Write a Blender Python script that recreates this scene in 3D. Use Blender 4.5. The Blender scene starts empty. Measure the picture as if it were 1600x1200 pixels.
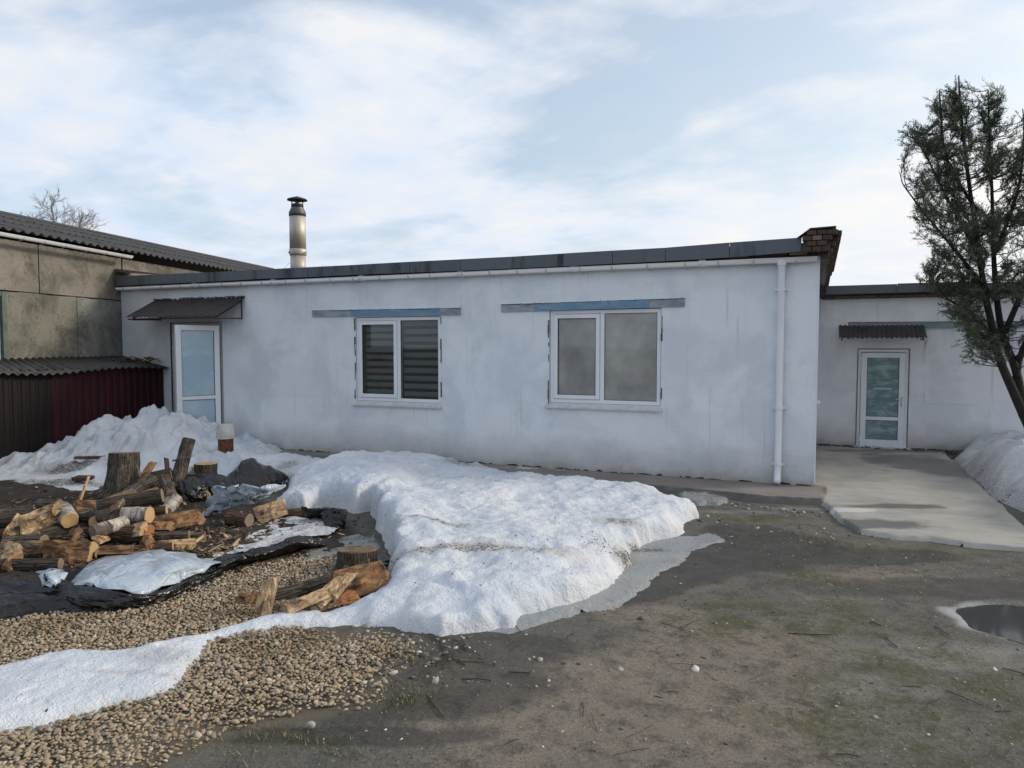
import bpy, bmesh, math, random
import numpy as np
from mathutils import Vector, Matrix
R = math.radians
rnd = random.Random(7)
sc = bpy.context.scene
col = sc.collection

# ---------------------------------------------------------------- camera, world, sun, exposure
FPX, YAW, PITCH, CAMH = 1130.0, R(22.9), math.atan(60 / 1130), 2.1
cd = bpy.data.cameras.new("camera"); cam = bpy.data.objects.new("camera", cd); col.objects.link(cam)
cd.sensor_width = 36; cd.lens = FPX / 1600 * 36; cd.clip_start = .05; cd.clip_end = 2000
cam.location = (0, 0, CAMH); cam.rotation_euler = (R(90) - PITCH, 0, YAW); sc.camera = cam

SUN_EL, SUN_AZ = R(24), R(62)          # azimuth measured from +Y towards +X
w = bpy.data.worlds.new("World"); sc.world = w; w.use_nodes = True
nt = w.node_tree; nt.nodes.clear(); L = nt.links
def wn(t, **k):
    n = nt.nodes.new(t)
    for a, b in k.items(): setattr(n, a, b)
    return n
def wmath(op, a, b=0.0, clamp=False):
    n = wn('ShaderNodeMath', operation=op); n.use_clamp = clamp
    for i, v in enumerate((a, b)):
        if isinstance(v, (int, float)): n.inputs[i].default_value = v
        else: L.new(v, n.inputs[i])
    return n.outputs[0]
def wramp(f, stops):
    n = wn('ShaderNodeValToRGB'); L.new(f, n.inputs[0]); e = n.color_ramp.elements
    while len(e) < len(stops): e.new(.5)
    for i, (p, c) in enumerate(stops): e[i].position = p; e[i].color = (*c, 1) if isinstance(c, tuple) else (c, c, c, 1)
    return n.outputs[0]
sky = wn('ShaderNodeTexSky', sky_type='NISHITA'); sky.sun_disc = False
sky.sun_elevation = SUN_EL; sky.sun_rotation = SUN_AZ; sky.air_density = 1.2; sky.dust_density = 2.5
tc = wn('ShaderNodeTexCoord'); sx = wn('ShaderNodeSeparateXYZ'); L.new(tc.outputs['Generated'], sx.inputs[0])
X_, Y_, Z_ = sx.outputs
zz = wmath('ADD', wmath('MAXIMUM', Z_, 0.0), .17)
cx = wn('ShaderNodeCombineXYZ'); L.new(wmath('DIVIDE', X_, zz), cx.inputs[0]); L.new(wmath('DIVIDE', Y_, zz), cx.inputs[1])
mp = wn('ShaderNodeMapping'); L.new(cx.outputs[0], mp.inputs[0]); mp.inputs['Rotation'].default_value = (0, 0, R(20)); mp.inputs['Scale'].default_value = (.85, 1.0, 1); mp.inputs['Location'].default_value = (3.1, 1.3, 0)
n1 = wn('ShaderNodeTexNoise'); L.new(mp.outputs[0], n1.inputs['Vector']); n1.inputs['Scale'].default_value = 1.15; n1.inputs['Detail'].default_value = 9; n1.inputs['Roughness'].default_value = .54; n1.inputs['Distortion'].default_value = .5
n2 = wn('ShaderNodeTexNoise'); L.new(mp.outputs[0], n2.inputs['Vector']); n2.inputs['Scale'].default_value = 3.0; n2.inputs['Detail'].default_value = 7; n2.inputs['Roughness'].default_value = .6
cl = wmath('ADD', n1.outputs['Fac'], wmath('MULTIPLY', wmath('SUBTRACT', n2.outputs['Fac'], .5), .34))
hz = wmath('MULTIPLY', wmath('SUBTRACT', .42, Z_), .36)
cover = wramp(wmath('ADD', cl, wmath('MAXIMUM', hz, -.02)), [(.42, .40), (.51, .72), (.60, 1.0)])
# brightness of the cloud layer: a little texture and a soft rise towards the veiled sun
sd = Vector((math.sin(SUN_AZ) * math.cos(SUN_EL), math.cos(SUN_AZ) * math.cos(SUN_EL), math.sin(SUN_EL)))
dp = wn('ShaderNodeVectorMath', operation='DOT_PRODUCT'); L.new(tc.outputs['Generated'], dp.inputs[0]); dp.inputs[1].default_value = sd
glow = wmath('POWER', wmath('MAXIMUM', wmath('MULTIPLY', wmath('ADD', dp.outputs['Value'], 1.0), .5), 0.0), 3.2)
ccol = wramp(wmath('ADD', wmath('MULTIPLY', n2.outputs['Fac'], .6), wmath('MULTIPLY', n1.outputs['Fac'], .4)), [(.39, (.44, .545, .70)), (.50, (.53, .595, .70)), (.62, (.625, .64, .67))])
warm = wn('ShaderNodeMix', data_type='RGBA'); L.new(glow, warm.inputs[0]); L.new(ccol, warm.inputs[6]); warm.inputs[7].default_value = (.82, .785, .72, 1)
bs = wn('ShaderNodeBackground'); L.new(sky.outputs[0], bs.inputs[0]); bs.inputs[1].default_value = .14
bc = wn('ShaderNodeBackground'); L.new(warm.outputs[2], bc.inputs[0]); bc.inputs[1].default_value = 1.0
ms = wn('ShaderNodeMixShader'); L.new(cover, ms.inputs[0]); L.new(bs.outputs[0], ms.inputs[1]); L.new(bc.outputs[0], ms.inputs[2])
wo = wn('ShaderNodeOutputWorld'); L.new(ms.outputs[0], wo.inputs[0])

sl = bpy.data.lights.new("sun", 'SUN'); sun = bpy.data.objects.new("sun", sl); col.objects.link(sun)
sl.energy = 1.5; sl.angle = R(9); sl.color = (1, .90, .76)
sun.rotation_euler = (-sd).to_track_quat('-Z', 'Y').to_euler()
vs = sc.view_settings; vs.view_transform = 'Standard'; vs.look = 'None'; vs.exposure = 0.46; vs.gamma = 1; vs.use_curve_mapping = False

# ---------------------------------------------------------------- picture rays used to place real points on real planes
def ray(px, py):
    x, y = (px - 800) / FPX, -(py - 600) / FPX
    c, s = math.cos(PITCH), math.sin(PITCH)
    fw = c + y * s; up = y * c - s
    return Vector((x * math.cos(YAW) - fw * math.sin(YAW), x * math.sin(YAW) + fw * math.cos(YAW), up))
def G(px, py, z=0.0):
    r = ray(px, py); t = (z - CAMH) / r.z; return Vector((r.x * t, r.y * t, z))
def WP(px, py, Y):
    r = ray(px, py); t = Y / r.y; return Vector((r.x * t, Y, CAMH + r.z * t))
def CP(px, py, D):
    r = ray(px, py); return Vector((r.x * D, r.y * D, CAMH + r.z * D))

# ---------------------------------------------------------------- numpy noise
_rs = np.random.RandomState(3); _T = _rs.rand(256, 256)
def vn(x, y, s=0):
    x = np.asarray(x, float) + s * 17.3; y = np.asarray(y, float) + s * 9.1
    xi = np.floor(x).astype(int); yi = np.floor(y).astype(int); fx = x - xi; fy = y - yi
    fx = fx * fx * (3 - 2 * fx); fy = fy * fy * (3 - 2 * fy)
    a = _T[xi & 255, yi & 255]; b = _T[(xi + 1) & 255, yi & 255]; c = _T[xi & 255, (yi + 1) & 255]; d = _T[(xi + 1) & 255, (yi + 1) & 255]
    return (a * (1 - fx) + b * fx) * (1 - fy) + (c * (1 - fx) + d * fx) * fy
def fbm(x, y, o=4, s=0, r=.5):
    v = 0; a = 1; t = 0; x = np.asarray(x, float); y = np.asarray(y, float)
    for k in range(o):
        c_, s_ = math.cos(k * 1.1), math.sin(k * 1.1)
        v = v + a * (vn((x * c_ - y * s_) * 2 ** k, (x * s_ + y * c_) * 2 ** k, s + k * 3) - .5); t += a; a *= r
    return v / t * 2
def sdist(px, py, poly):
    """signed distance, positive inside"""
    P = np.asarray(poly, float)[:, :2]; Q = np.roll(P, -1, 0); d = np.full(px.shape, 1e9); ins = np.zeros(px.shape, bool)
    for (ax, ay), (bx, by) in zip(P, Q):
        ex, ey = bx - ax, by - ay; l2 = ex * ex + ey * ey + 1e-12
        t = np.clip(((px - ax) * ex + (py - ay) * ey) / l2, 0, 1)
        d = np.minimum(d, np.hypot(px - ax - t * ex, py - ay - t * ey))
        if ay != by:
            ins ^= ((ay > py) != (by > py)) & (px < (bx - ax) * (py - ay) / (by - ay) + ax)
    return np.where(ins, d, -d)
def chaikin(P, n=1):
    for _ in range(n):
        Q = []
        for i in range(len(P)):
            a, b = np.array(P[i]), np.array(P[(i + 1) % len(P)]); Q += [a * .75 + b * .25, a * .25 + b * .75]
        P = Q
    return P
def gpoly(pts): return [tuple(G(*p[:2], *(p[2:] or (0.0,))))[:2] for p in pts]
sstep = lambda a, b, x: (lambda t: t * t * (3 - 2 * t))(np.clip((x - a) / (b - a), 0, 1))

# ---------------------------------------------------------------- materials
class M:
    def __init__(s, name):
        s.m = bpy.data.materials.new(name); s.m.use_nodes = True; s.t = s.m.node_tree; s.b = s.t.nodes['Principled BSDF']
    def n(s, t, **k):
        x = s.t.nodes.new(t)
        for a, b in k.items(): setattr(x, a, b)
        return x
    def put(s, v, sock):
        if isinstance(v, (int, float)):
            sock.default_value = v if not hasattr(sock.default_value, '__len__') else (v, v, v, 1)[:len(sock.default_value)]
        elif isinstance(v, tuple): sock.default_value = (*v, 1) if len(v) == 3 and len(sock.default_value) == 4 else v
        else: s.t.links.new(v, sock)
    def obj(s): return s.n('ShaderNodeTexCoord').outputs['Object']
    def geo(s): return s.n('ShaderNodeNewGeometry').outputs['Position']
    def isl(s): return s.n('ShaderNodeNewGeometry').outputs['Random Per Island']
    def rand(s): return s.n('ShaderNodeObjectInfo').outputs['Random']
    def attr(s, a): return s.n('ShaderNodeAttribute', attribute_name=a).outputs['Fac']
    def map(s, v, sc_=(1, 1, 1), loc=(0, 0, 0), rot=(0, 0, 0)):
        x = s.n('ShaderNodeMapping'); s.put(v, x.inputs[0]); x.inputs['Scale'].default_value = sc_; x.inputs['Location'].default_value = loc; x.inputs['Rotation'].default_value = rot; return x.outputs[0]
    def noise(s, v, sc_=5, d=4, r=.55, dist=0):
        x = s.n('ShaderNodeTexNoise'); s.put(v, x.inputs['Vector']); x.inputs['Scale'].default_value = sc_; x.inputs['Detail'].default_value = d; x.inputs['Roughness'].default_value = r; x.inputs['Distortion'].default_value = dist; return x.outputs['Fac']
    def vor(s, v, sc_=5, f='F1', o='Distance'):
        x = s.n('ShaderNodeTexVoronoi', feature=f); s.put(v, x.inputs['Vector']); x.inputs['Scale'].default_value = sc_; return x.outputs[o]
    def ramp(s, f, stops, interp='LINEAR'):
        x = s.n('ShaderNodeValToRGB'); s.put(f, x.inputs[0]); e = x.color_ramp.elements; x.color_ramp.interpolation = interp
        while len(e) < len(stops): e.new(.5)
        for i, (p, c) in enumerate(stops): e[i].position = p; e[i].color = (*c, 1) if isinstance(c, tuple) else (c, c, c, 1)
        return x.outputs[0]
    def mix(s, a, b, f, mode='MIX'):
        x = s.n('ShaderNodeMix', data_type='RGBA', blend_type=mode); s.put(f, x.inputs[0]); s.put(a, x.inputs[6]); s.put(b, x.inputs[7]); return x.outputs[2]
    def ma(s, op, a, b=0.0, clamp=False):
        x = s.n('ShaderNodeMath', operation=op); x.use_clamp = clamp; s.put(a, x.inputs[0]); s.put(b, x.inputs[1]); return x.outputs[0]
    def bump(s, h, st=.3, d=.01, nrm=None):
        x = s.n('ShaderNodeBump'); x.inputs['Strength'].default_value = st; x.inputs['Distance'].default_value = d; s.put(h, x.inputs['Height'])
        if nrm is not None: s.t.links.new(nrm, x.inputs['Normal'])
        s.t.links.new(x.outputs[0], s.b.inputs['Normal']); return x.outputs[0]
    def set(s, base=None, rough=None, metal=None, spec=None, **k):
        for nm, v in (('Base Color', base), ('Roughness', rough), ('Metallic', metal), ('Specular IOR Level', spec)):
            if v is not None: s.put(v, s.b.inputs[nm])
        for a, v in k.items(): s.put(v, s.b.inputs[a.replace('_', ' ')])
        return s.m

def simple(name, c, rough=.6, var=.15, sc_=8, metal=0, bump=.1, bd=.004, geo=False):
    m = M(name); v = m.geo() if geo else m.obj(); nz = m.noise(v, sc_, 5, .6)
    m.bump(m.noise(v, sc_ * 6, 4, .6), bump, bd)
    return m.set(m.mix(c, tuple(x * (1 - var * 2) for x in c), m.ramp(nz, [(.35, 0.0), (.7, 1.0)])), rough, metal)

def plaster(name, tint, yc):
    m = M(name); g = m.geo()
    sep = m.n('ShaderNodeSeparateXYZ'); m.put(g, sep.inputs[0]); x_, y_, z_ = sep.outputs
    # roller passes and block courses showing through the whitewash
    vv = m.n('ShaderNodeCombineXYZ'); m.put(m.ma('ADD', x_, y_), vv.inputs[0]); m.put(z_, vv.inputs[1])
    wob = m.noise(g, 1.6, 3, .6)
    br = m.n('ShaderNodeTexBrick'); m.put(m.map(vv.outputs[0], (1, 1, 1), (0.37, .12, 0)), br.inputs['Vector']); br.inputs['Scale'].default_value = 1.0
    br.inputs['Brick Width'].default_value = 1.28; br.inputs['Row Height'].default_value = .61; br.inputs['Mortar Size'].default_value = .004; br.inputs['Mortar Smooth'].default_value = 1
    br.inputs['Color1'].default_value = (0, 0, 0, 1); br.inputs['Color2'].default_value = (1, 1, 1, 1); br.inputs['Mortar'].default_value = (.45, .45, .45, 1); br.offset = .4
    cloud = m.noise(g, .9, 6, .62, .4)
    c = m.mix(tint, tuple(a * .86 for a in tint), m.ma('MULTIPLY', br.outputs['Color'], .42))
    c = m.mix(c, tuple(a * b for a, b in zip(tint, (.80, .82, .84))), m.ramp(cloud, [(.46, 0.0), (.58, .8)]))
    st = m.noise(m.map(g, (9, 9, .7)), 1, 4, .6)
    c = m.mix(c, (.66, .71, .75), m.ramp(st, [(.55, 0.0), (.8, .5)])); c = m.mix(c, (.36, .37, .38), m.ramp(m.noise(m.map(g, (14, 14, .5), (5, 5, 2)), 1, 5, .65), [(.60, 0.0), (.78, .6)]))
    # dirt splashed up from the ground, soot spots
    low = m.ma('ADD', z_, m.ma('MULTIPLY', m.noise(g, 2.2, 6, .7), -.55))
    c = m.mix(c, (.26, .235, .20), m.ramp(m.ma('ADD', m.ma('MULTIPLY', low, 1.2), .30), [(.0, .85), (.22, .45), (.75, .0)]))
    sp = m.noise(g, 14, 5, .75)
    c = m.mix(c, (.30, .30, .30), m.ramp(sp, [(.70, 0.0), (.80, .5)]))
    h = m.ma('ADD', m.ma('MULTIPLY', m.noise(g, 24, 6, .7), .5), m.ma('MULTIPLY', m.noise(m.map(g, (1, 1, 1)), 3, 3, .5), 1.3))
    m.bump(m.ma('ADD', h, m.ma('MULTIPLY', br.outputs['Fac'], -.15)), .6, .014)
    return m.set(c, .86)

MAT = {}
MAT['plaster'] = plaster('whitewash', (.745, .78, .82), 11.15)
MAT['plaster2'] = plaster('whitewash_lilac', (.78, .785, .82), 16.2)
MAT['pvc'] = simple('white_pvc', (.74, .76, .80), .35, .04, 3, bump=.02)
MAT['pvc_dirty'] = simple('greyed_pvc', (.58, .59, .60), .5, .12, 9, bump=.05)
MAT['seal'] = simple('black_gasket', (.025, .025, .028), .6, .1)
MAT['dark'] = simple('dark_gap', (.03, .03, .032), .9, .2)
MAT['interior'] = simple('dim_room', (.16, .15, .14), .9, .3, 1.5)
MAT['steel'] = simple('fastener_steel', (.42, .41, .39), .4, .2, 20, metal=.9)

def m_glass():
    m = M('window_glass'); g = m.obj()
    m.bump(m.noise(g, .9, 2, .4), .25, .02)
    return m.set((.9, .95, .95), .02, 0, .6, Transmission_Weight=1.0, IOR=1.02) if False else m
def glass(name, tint, alpha, refl=.09):
    """thin pane: mostly clear with a mirror coat"""
    m = M(name); t = m.t; g = m.obj()
    nr = m.n('ShaderNodeBump'); nr.inputs['Strength'].default_value = .06; nr.inputs['Distance'].default_value = .02; m.put(m.noise(g, 1.1, 2, .4), nr.inputs['Height'])
    tr = m.n('ShaderNodeBsdfTransparent'); tr.inputs[0].default_value = (*tint, 1)
    gl = m.n('ShaderNodeBsdfGlossy'); gl.inputs['Roughness'].default_value = .02; t.links.new(nr.outputs[0], gl.inputs['Normal'])
    fr = m.n('ShaderNodeFresnel'); fr.inputs[0].default_value = 1.5
    mx = m.n('ShaderNodeMixShader'); m.put(m.ma('ADD', m.ma('MULTIPLY', fr.outputs[0], .9), refl, True), mx.inputs[0]); t.links.new(tr.outputs[0], mx.inputs[1]); t.links.new(gl.outputs[0], mx.inputs[2])
    df = m.n('ShaderNodeBsdfDiffuse'); refl_tone = m.mix((.66, .65, .60), (.32, .32, .31), m.ramp(m.noise(g, 1.5, 5, .6), [(.3, 0.0), (.7, 1.0)])); t.links.new(refl_tone, df.inputs[0])  # mottled grey tone paints the window reflections into the pane colour
    m2 = m.n('ShaderNodeMixShader'); m.put(alpha, m2.inputs[0]); t.links.new(mx.outputs[0], m2.inputs[1]); t.links.new(df.outputs[0], m2.inputs[2])
    t.links.new(m2.outputs[0], t.nodes['Material Output'].inputs[0]); return m.m
MAT['glass'] = glass('window_glass', (.85, .88, .88), .03, .0)
MAT['glass_refl_tone'] = glass('reflection_toned_glass', (.88, .9, .9), .55, .03)
def film_glass(name, ca, cb, sc_):
    m = M(name); g = m.obj(); z = m.noise(m.map(g, (1, 1, 2.2)), sc_, 5, .6, .5)
    return m.set(m.mix(ca, cb, m.ramp(z, [(.45, 0.0), (.62, 1.0)])), .09, 0, .6)
MAT['film_sky_blue'] = film_glass('sky_blue_film_pane', (.33, .47, .57), (.46, .56, .62), 1.4)  # film colour with the reflected blue of the sky painted into it
MAT['film_teal'] = film_glass('teal_patterned_pane', (.13, .225, .24), (.28, .38, .385), 3.6)

def m_metal_sheet(name, c, dark, sc_=1.2):
    m = M(name); g = m.geo(); st = m.noise(m.map(g, (3, 3, .6)), sc_, 5, .65); sp = m.noise(g, 9, 6, .7)
    cc = m.mix(c, dark, m.ramp(st, [(.52, 0.0), (.66, .8)])); cc = m.mix(cc, tuple(x * 1.25 for x in c), m.ramp(sp, [(.5, 0.0), (.75, .5)]))
    m.bump(sp, .15, .006); return m.set(cc, .62, .0, .22)
MAT['fascia'] = m_metal_sheet('galvanised_fascia', (.115, .13, .15), (.035, .037, .038), .9)
MAT['fascia_spot'] = m_metal_sheet('weathered_fascia', (.10, .115, .13), (.025, .025, .024), 1.6)
MAT['brown_sheet'] = m_metal_sheet('brown_profiled_sheet', (.052, .045, .048), (.024, .021, .022))
MAT['burgundy'] = m_metal_sheet('burgundy_profiled_sheet', (.034, .007, .011), (.017, .006, .008))
MAT['maroon'] = m_metal_sheet('dark_brown_profiled_sheet', (.010, .0065, .007), (.006, .005, .005))
MAT['slate'] = m_metal_sheet('mossy_slate_sheet', (.062, .061, .063), (.022, .022, .021), 1.5)
MAT['felt'] = simple('roofing_felt', (.06, .06, .062), .9, .2, 2)

def m_brick():
    m = M('old_brick'); g = m.obj(); r = m.rand()
    c = m.ramp(r, [(0, (.11, .042, .028)), (.3, (.06, .032, .024)), (.55, (.13, .06, .038)), (.75, (.05, .042, .036)), (1, (.09, .065, .045))])
    n = m.noise(g, 14, 6, .7); c = m.mix(c, (.045, .038, .035), m.ramp(n, [(.40, 0.0), (.58, .9)])); m.bump(n, .6, .01); return m.set(c, .9)
MAT['brick'] = m_brick()
MAT['brick_pale'] = simple('pale_yellow_brick', (.20, .165, .11), .9, .25, 12, bump=.4)
MAT['mortar'] = simple('old_mortar', (.14, .13, .12), .95, .3, 10, bump=.5, bd=.01)
def m_panel(name, c):
    m = M(name); g = m.geo()
    a = m.noise(g, 1.3, 7, .68, .6); b = m.noise(g, 16, 6, .8)
    cc = m.mix(c, tuple(x * .42 for x in c), m.ramp(a, [(.42, 0.0), (.62, .9)]))
    lich = m.ma('MULTIPLY', m.ramp(b, [(.50, 0.0), (.60, 1.0)]), m.ramp(m.noise(g, .8, 5, .7), [(.42, 0.0), (.58, 1.0)]))
    cc = m.mix(cc, (.045, .043, .028), m.ma('MULTIPLY', lich, .8)); cc = m.mix(cc, tuple(min(1, x * 1.3) for x in c), m.ramp(m.noise(g, 5, 5, .7), [(.55, 0.0), (.8, .7)]))
    m.bump(b, .5, .012); return m.set(cc, .92)
MAT['panel_tan'] = m_panel('tan_render', (.22, .205, .175))
MAT['panel_grey'] = m_panel('grey_green_cement', (.21, .215, .20))
MAT['panel_rough'] = m_panel('mossy_render', (.185, .178, .15))
def m_lintel(name, c, c2):
    m = M(name); g = m.geo(); n = m.noise(g, 11, 6, .75); b = m.noise(m.map(g, (1, 1, 3)), 3, 4, .6)
    cc = m.mix(c, c2, m.ramp(b, [(.45, 0.0), (.62, 1.0)])); cc = m.mix(cc, (.05, .05, .05), m.ramp(n, [(.60, 0.0), (.70, .9)])); m.bump(n, .5, .01); return m.set(cc, .8)
MAT['lintel'] = m_lintel('flaking_blue_paint', (.13, .25, .37), (.22, .30, .36))
MAT['lintel_end'] = m_lintel('flaked_grey_lintel_end', (.30, .35, .38), (.19, .23, .26))
MAT['teal'] = m_lintel('faded_teal_paint', (.15, .24, .27), (.22, .27, .28))
def m_flue():
    m = M('stained_stainless'); g = m.obj(); n = m.noise(m.map(g, (6, 6, .8)), 1.2, 4, .6)
    return m.set(m.mix((.52, .49, .42), (.34, .32, .27), m.ramp(n, [(.4, 0.0), (.7, 1.0)])), .55, .45)
MAT['flue'] = m_flue()
MAT['flue_grey'] = simple('dull_grey_flue', (.12, .115, .11), .5, .2, 10, metal=.5)
MAT['black_metal'] = simple('sooty_metal', (.02, .02, .022), .6, .2)

def m_snow(name, dirt, tint=(.70, .73, .775), amount=1.0):
    m = M(name); g = m.geo()
    big = m.noise(g, 1.3, 6, .65); sp = m.noise(g, 34, 4, .75); sp2 = m.noise(g, 90, 2, .6); zone = m.noise(g, 2.4, 5, .7, .6)
    c = m.mix(tint, tuple(a * b for a, b in zip(tint, (.74, .80, .87))), m.ramp(big, [(.40, 0.0), (.62, .9)]))
    d0 = m.ma('ADD', m.ma('MULTIPLY', m.attr('dirt'), .9), m.ma('MULTIPLY', m.ramp(zone, [(.5, 0.0), (.75, 1.0)]), .16 * amount))
    c = m.mix(c, dirt, m.ma('MULTIPLY', d0, .62, True))
    thr = m.ma('SUBTRACT', .735, m.ma('MULTIPLY', d0, .30))
    spk = m.ma('MULTIPLY', m.ma('SUBTRACT', m.ma('ADD', m.ma('MULTIPLY', sp, .72), m.ma('MULTIPLY', sp2, .30)), thr), 16, True)
    c = m.mix(c, (.045, .04, .033), m.ma('MULTIPLY', spk, .85))
    h = m.ma('ADD', m.noise(g, 16, 5, .65), m.ma('MULTIPLY', m.noise(g, 70, 3, .6), .35)); m.bump(h, 1.0, .034)
    m.b.subsurface_method = 'BURLEY' if False else m.b.subsurface_method
    return m.set(c, .62, 0, .35)
MAT['snow'] = m_snow('old_snow', (.34, .31, .27))
MAT['snow_dirty'] = m_snow('ploughed_snow', (.36, .31, .29), (.62, .635, .67), 2.2)
MAT['slush'] = m_snow('grey_ice_film', (.17, .165, .15), (.37, .385, .38), 4.5)
MAT['slush'].node_tree.nodes['Principled BSDF'].inputs['Roughness'].default_value = .16

def m_ground():
    m = M('worn_yard_surface'); g = m.geo()
    a = m.noise(g, .8, 7, .62, .5); f = m.noise(g, 38, 6, .85); ff = m.noise(g, 110, 3, .8); mid = m.noise(g, 5.5, 6, .7)
    cell = m.vor(g, 75, 'F1', 'Color')
    tan, grey = (.205, .176, .142), (.112, .109, .096)
    c = m.mix(grey, tan, m.ramp(m.ma('ADD', a, m.ma('MULTIPLY', m.attr('tan'), .45)), [(.46, 0.0), (.85, 1.0)]))
    c = m.mix(c, tuple(x * .45 for x in grey), m.ramp(mid, [(.47, 0.0), (.66, .8)]))
    c = m.mix(c, (.22, .215, .19), m.ma('MULTIPLY', m.attr('pale'), m.ramp(m.noise(g, 3, 6, .7), [(.38, .2), (.6, 1.0)])))
    # grit: light and dark grains
    gr_ = m.ma('ADD', m.ma('MULTIPLY', f, .5), m.ma('MULTIPLY', ff, .5))
    c = m.mix(c, (.40, .37, .33), m.ramp(gr_, [(.53, 0.0), (.66, .6)]))
    c = m.mix(c, (.022, .021, .02), m.ramp(gr_, [(.38, .9), (.485, 0.0)]))
    moss = m.ma('MULTIPLY', m.attr('moss'), m.ramp(m.ma('ADD', m.noise(g, 2.2, 5, .7), m.ma('MULTIPLY', m.noise(g, 22, 5, .8), .6)), [(.74, 0.0), (.92, .85)]))
    c = m.mix(c, (.062, .066, .018), m.ma('MULTIPLY', moss, .85, True))
    mud = m.ma('MULTIPLY', m.attr('mud'), m.ramp(m.noise(g, 4, 6, .7), [(.25, .6), (.5, 1.0)]))
    c = m.mix(c, m.mix((.042, .033, .027), (.016, .014, .012), m.noise(g, 22, 6, .8)), mud)
    wet = m.ramp(m.ma('ADD', m.attr('wet'), m.ma('MULTIPLY', m.ma('SUBTRACT', m.noise(g, 3.0, 7, .72), .5), 1.5)), [(.28, 0.0), (.75, 1.0)])
    c = m.mix(c, m.mix(c, (.46, .46, .46), .99, 'MULTIPLY'), wet)
    ckm = 0.0
    c = m.mix(c, m.mix((.17, .145, .105), (.07, .058, .042), m.noise(g, 70, 4, .8)), m.attr('gravel'))
    c = m.mix(c, (.34, .35, .35), m.ma('MULTIPLY', m.attr('frost'), m.ramp(m.ma('ADD', m.attr('frost'), m.ma('MULTIPLY', m.ma('SUBTRACT', gr_, .5), 3.2)), [(.25, 0.0), (.75, .9)])))
    ro = m.ma('SUBTRACT', .93, m.ma('MULTIPLY', wet, .42))
    h = m.ma('ADD', m.ma('MULTIPLY', f, .8), m.ma('ADD', m.ma('MULTIPLY', mid, 1.2), m.ma('MULTIPLY', ff, .4))); m.bump(h, .8, .014)
    return m.set(c, ro, 0, .35)
MAT['ground'] = m_ground()
def m_conc(name, c):
    m = M(name); g = m.geo(); a = m.noise(g, 1.1, 6, .65, .3); f = m.noise(g, 60, 4, .75); st = m.noise(m.map(g, (.9, 6, 1), rot=(0, 0, R(8))), 1.3, 4, .6)
    cc = m.mix(c, tuple(x * .66 for x in c), m.ramp(a, [(.42, 0.0), (.66, .8)])); cc = m.mix(cc, tuple(x * .72 for x in c), m.ramp(st, [(.5, 0.0), (.7, .7)]))
    cc = m.mix(cc, (.06, .06, .058), m.ramp(f, [(.30, .6), (.40, 0.0)]))
    wet = m.ramp(m.ma('ADD', m.attr('wet'), m.ma('MULTIPLY', m.ma('SUBTRACT', m.noise(g, 2.4, 7, .7), .5), 1.8)), [(.18, 0.0), (.55, 1.0)])
    cc = m.mix(cc, m.mix(cc, (.42, .42, .43), 1.0, 'MULTIPLY'), wet); cc = m.mix(cc, (.62, .61, .58), m.ramp(m.ma('ADD', m.attr('pale'), m.ma('MULTIPLY', m.ma('SUBTRACT', m.noise(g, 4, 6, .7), .5), 1.3)), [(.45, 0.0), (.6, .6)]))
    m.bump(m.ma('ADD', f, m.ma('MULTIPLY', a, 1.5)), .4, .01); return m.set(cc, m.ma('SUBTRACT', .9, m.ma('MULTIPLY', wet, .45)))
MAT['concrete'] = m_conc('apron_concrete', (.37, .36, .325))
MAT['strip'] = m_conc('strip_concrete', (.235, .21, .19))

def m_pebble():
    m = M('beige_pebble'); r = m.isl(); g = m.geo()
    c = m.ramp(r, [(0, (.34, .26, .17)), (.18, (.25, .20, .145)), (.34, (.44, .35, .24)), (.5, (.24, .20, .15)), (.62, (.38, .28, .14)), (.74, (.30, .26, .21)), (.86, (.50, .42, .31)), (.95, (.34, .20, .12)), (1, (.56, .50, .42))])
    n = m.noise(g, 60, 4, .7); c = m.mix(c, (.11, .095, .07), m.ramp(n, [(.48, 0.0), (.75, .7)])); z = m.noise(g, 1.6, 4, .6)
    c = m.mix(c, m.mix(c, (.55, .52, .40), 1.0, 'MULTIPLY'), m.ramp(z, [(.5, 0.0), (.68, .9)])); m.bump(n, .35, .006); return m.set(c, .72)
MAT['pebble'] = m_pebble()
def m_bark(name, a, b, lich=None, k=(9, 9, 1.4)):
    m = M(name); g = m.obj(); v = m.map(g, k); n = m.noise(v, 2.6, 6, .7, .6); r = m.vor(m.map(g, (k[0] * 1.6, k[1] * 1.6, k[2] * 1.2)), 2.4, 'DISTANCE_TO_EDGE')
    c = m.mix(a, b, m.ramp(n, [(.38, 0.0), (.62, 1.0)])); c = m.mix(c, (.014, .012, .01), m.ramp(r, [(.0, .9), (.12, 0.0)]))
    if lich: c = m.mix(c, lich, m.ramp(m.noise(g, 9, 6, .75), [(.50, 0.0), (.66, .85)]))
    m.bump(m.ma('ADD', n, m.ma('MULTIPLY', m.ramp(r, [(0, 0.0), (.2, 1.0)]), .8)), .9, .02); return m.set(c, .92)
MAT['bark'] = m_bark('rough_brown_bark', (.085, .063, .045), (.035, .027, .021))
MAT['bark_lichen'] = m_bark('lichen_bark', (.12, .098, .075), (.045, .036, .028), (.17, .15, .115))
MAT['bark_red'] = m_bark('reddish_bark', (.16, .085, .045), (.07, .036, .022))
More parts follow.
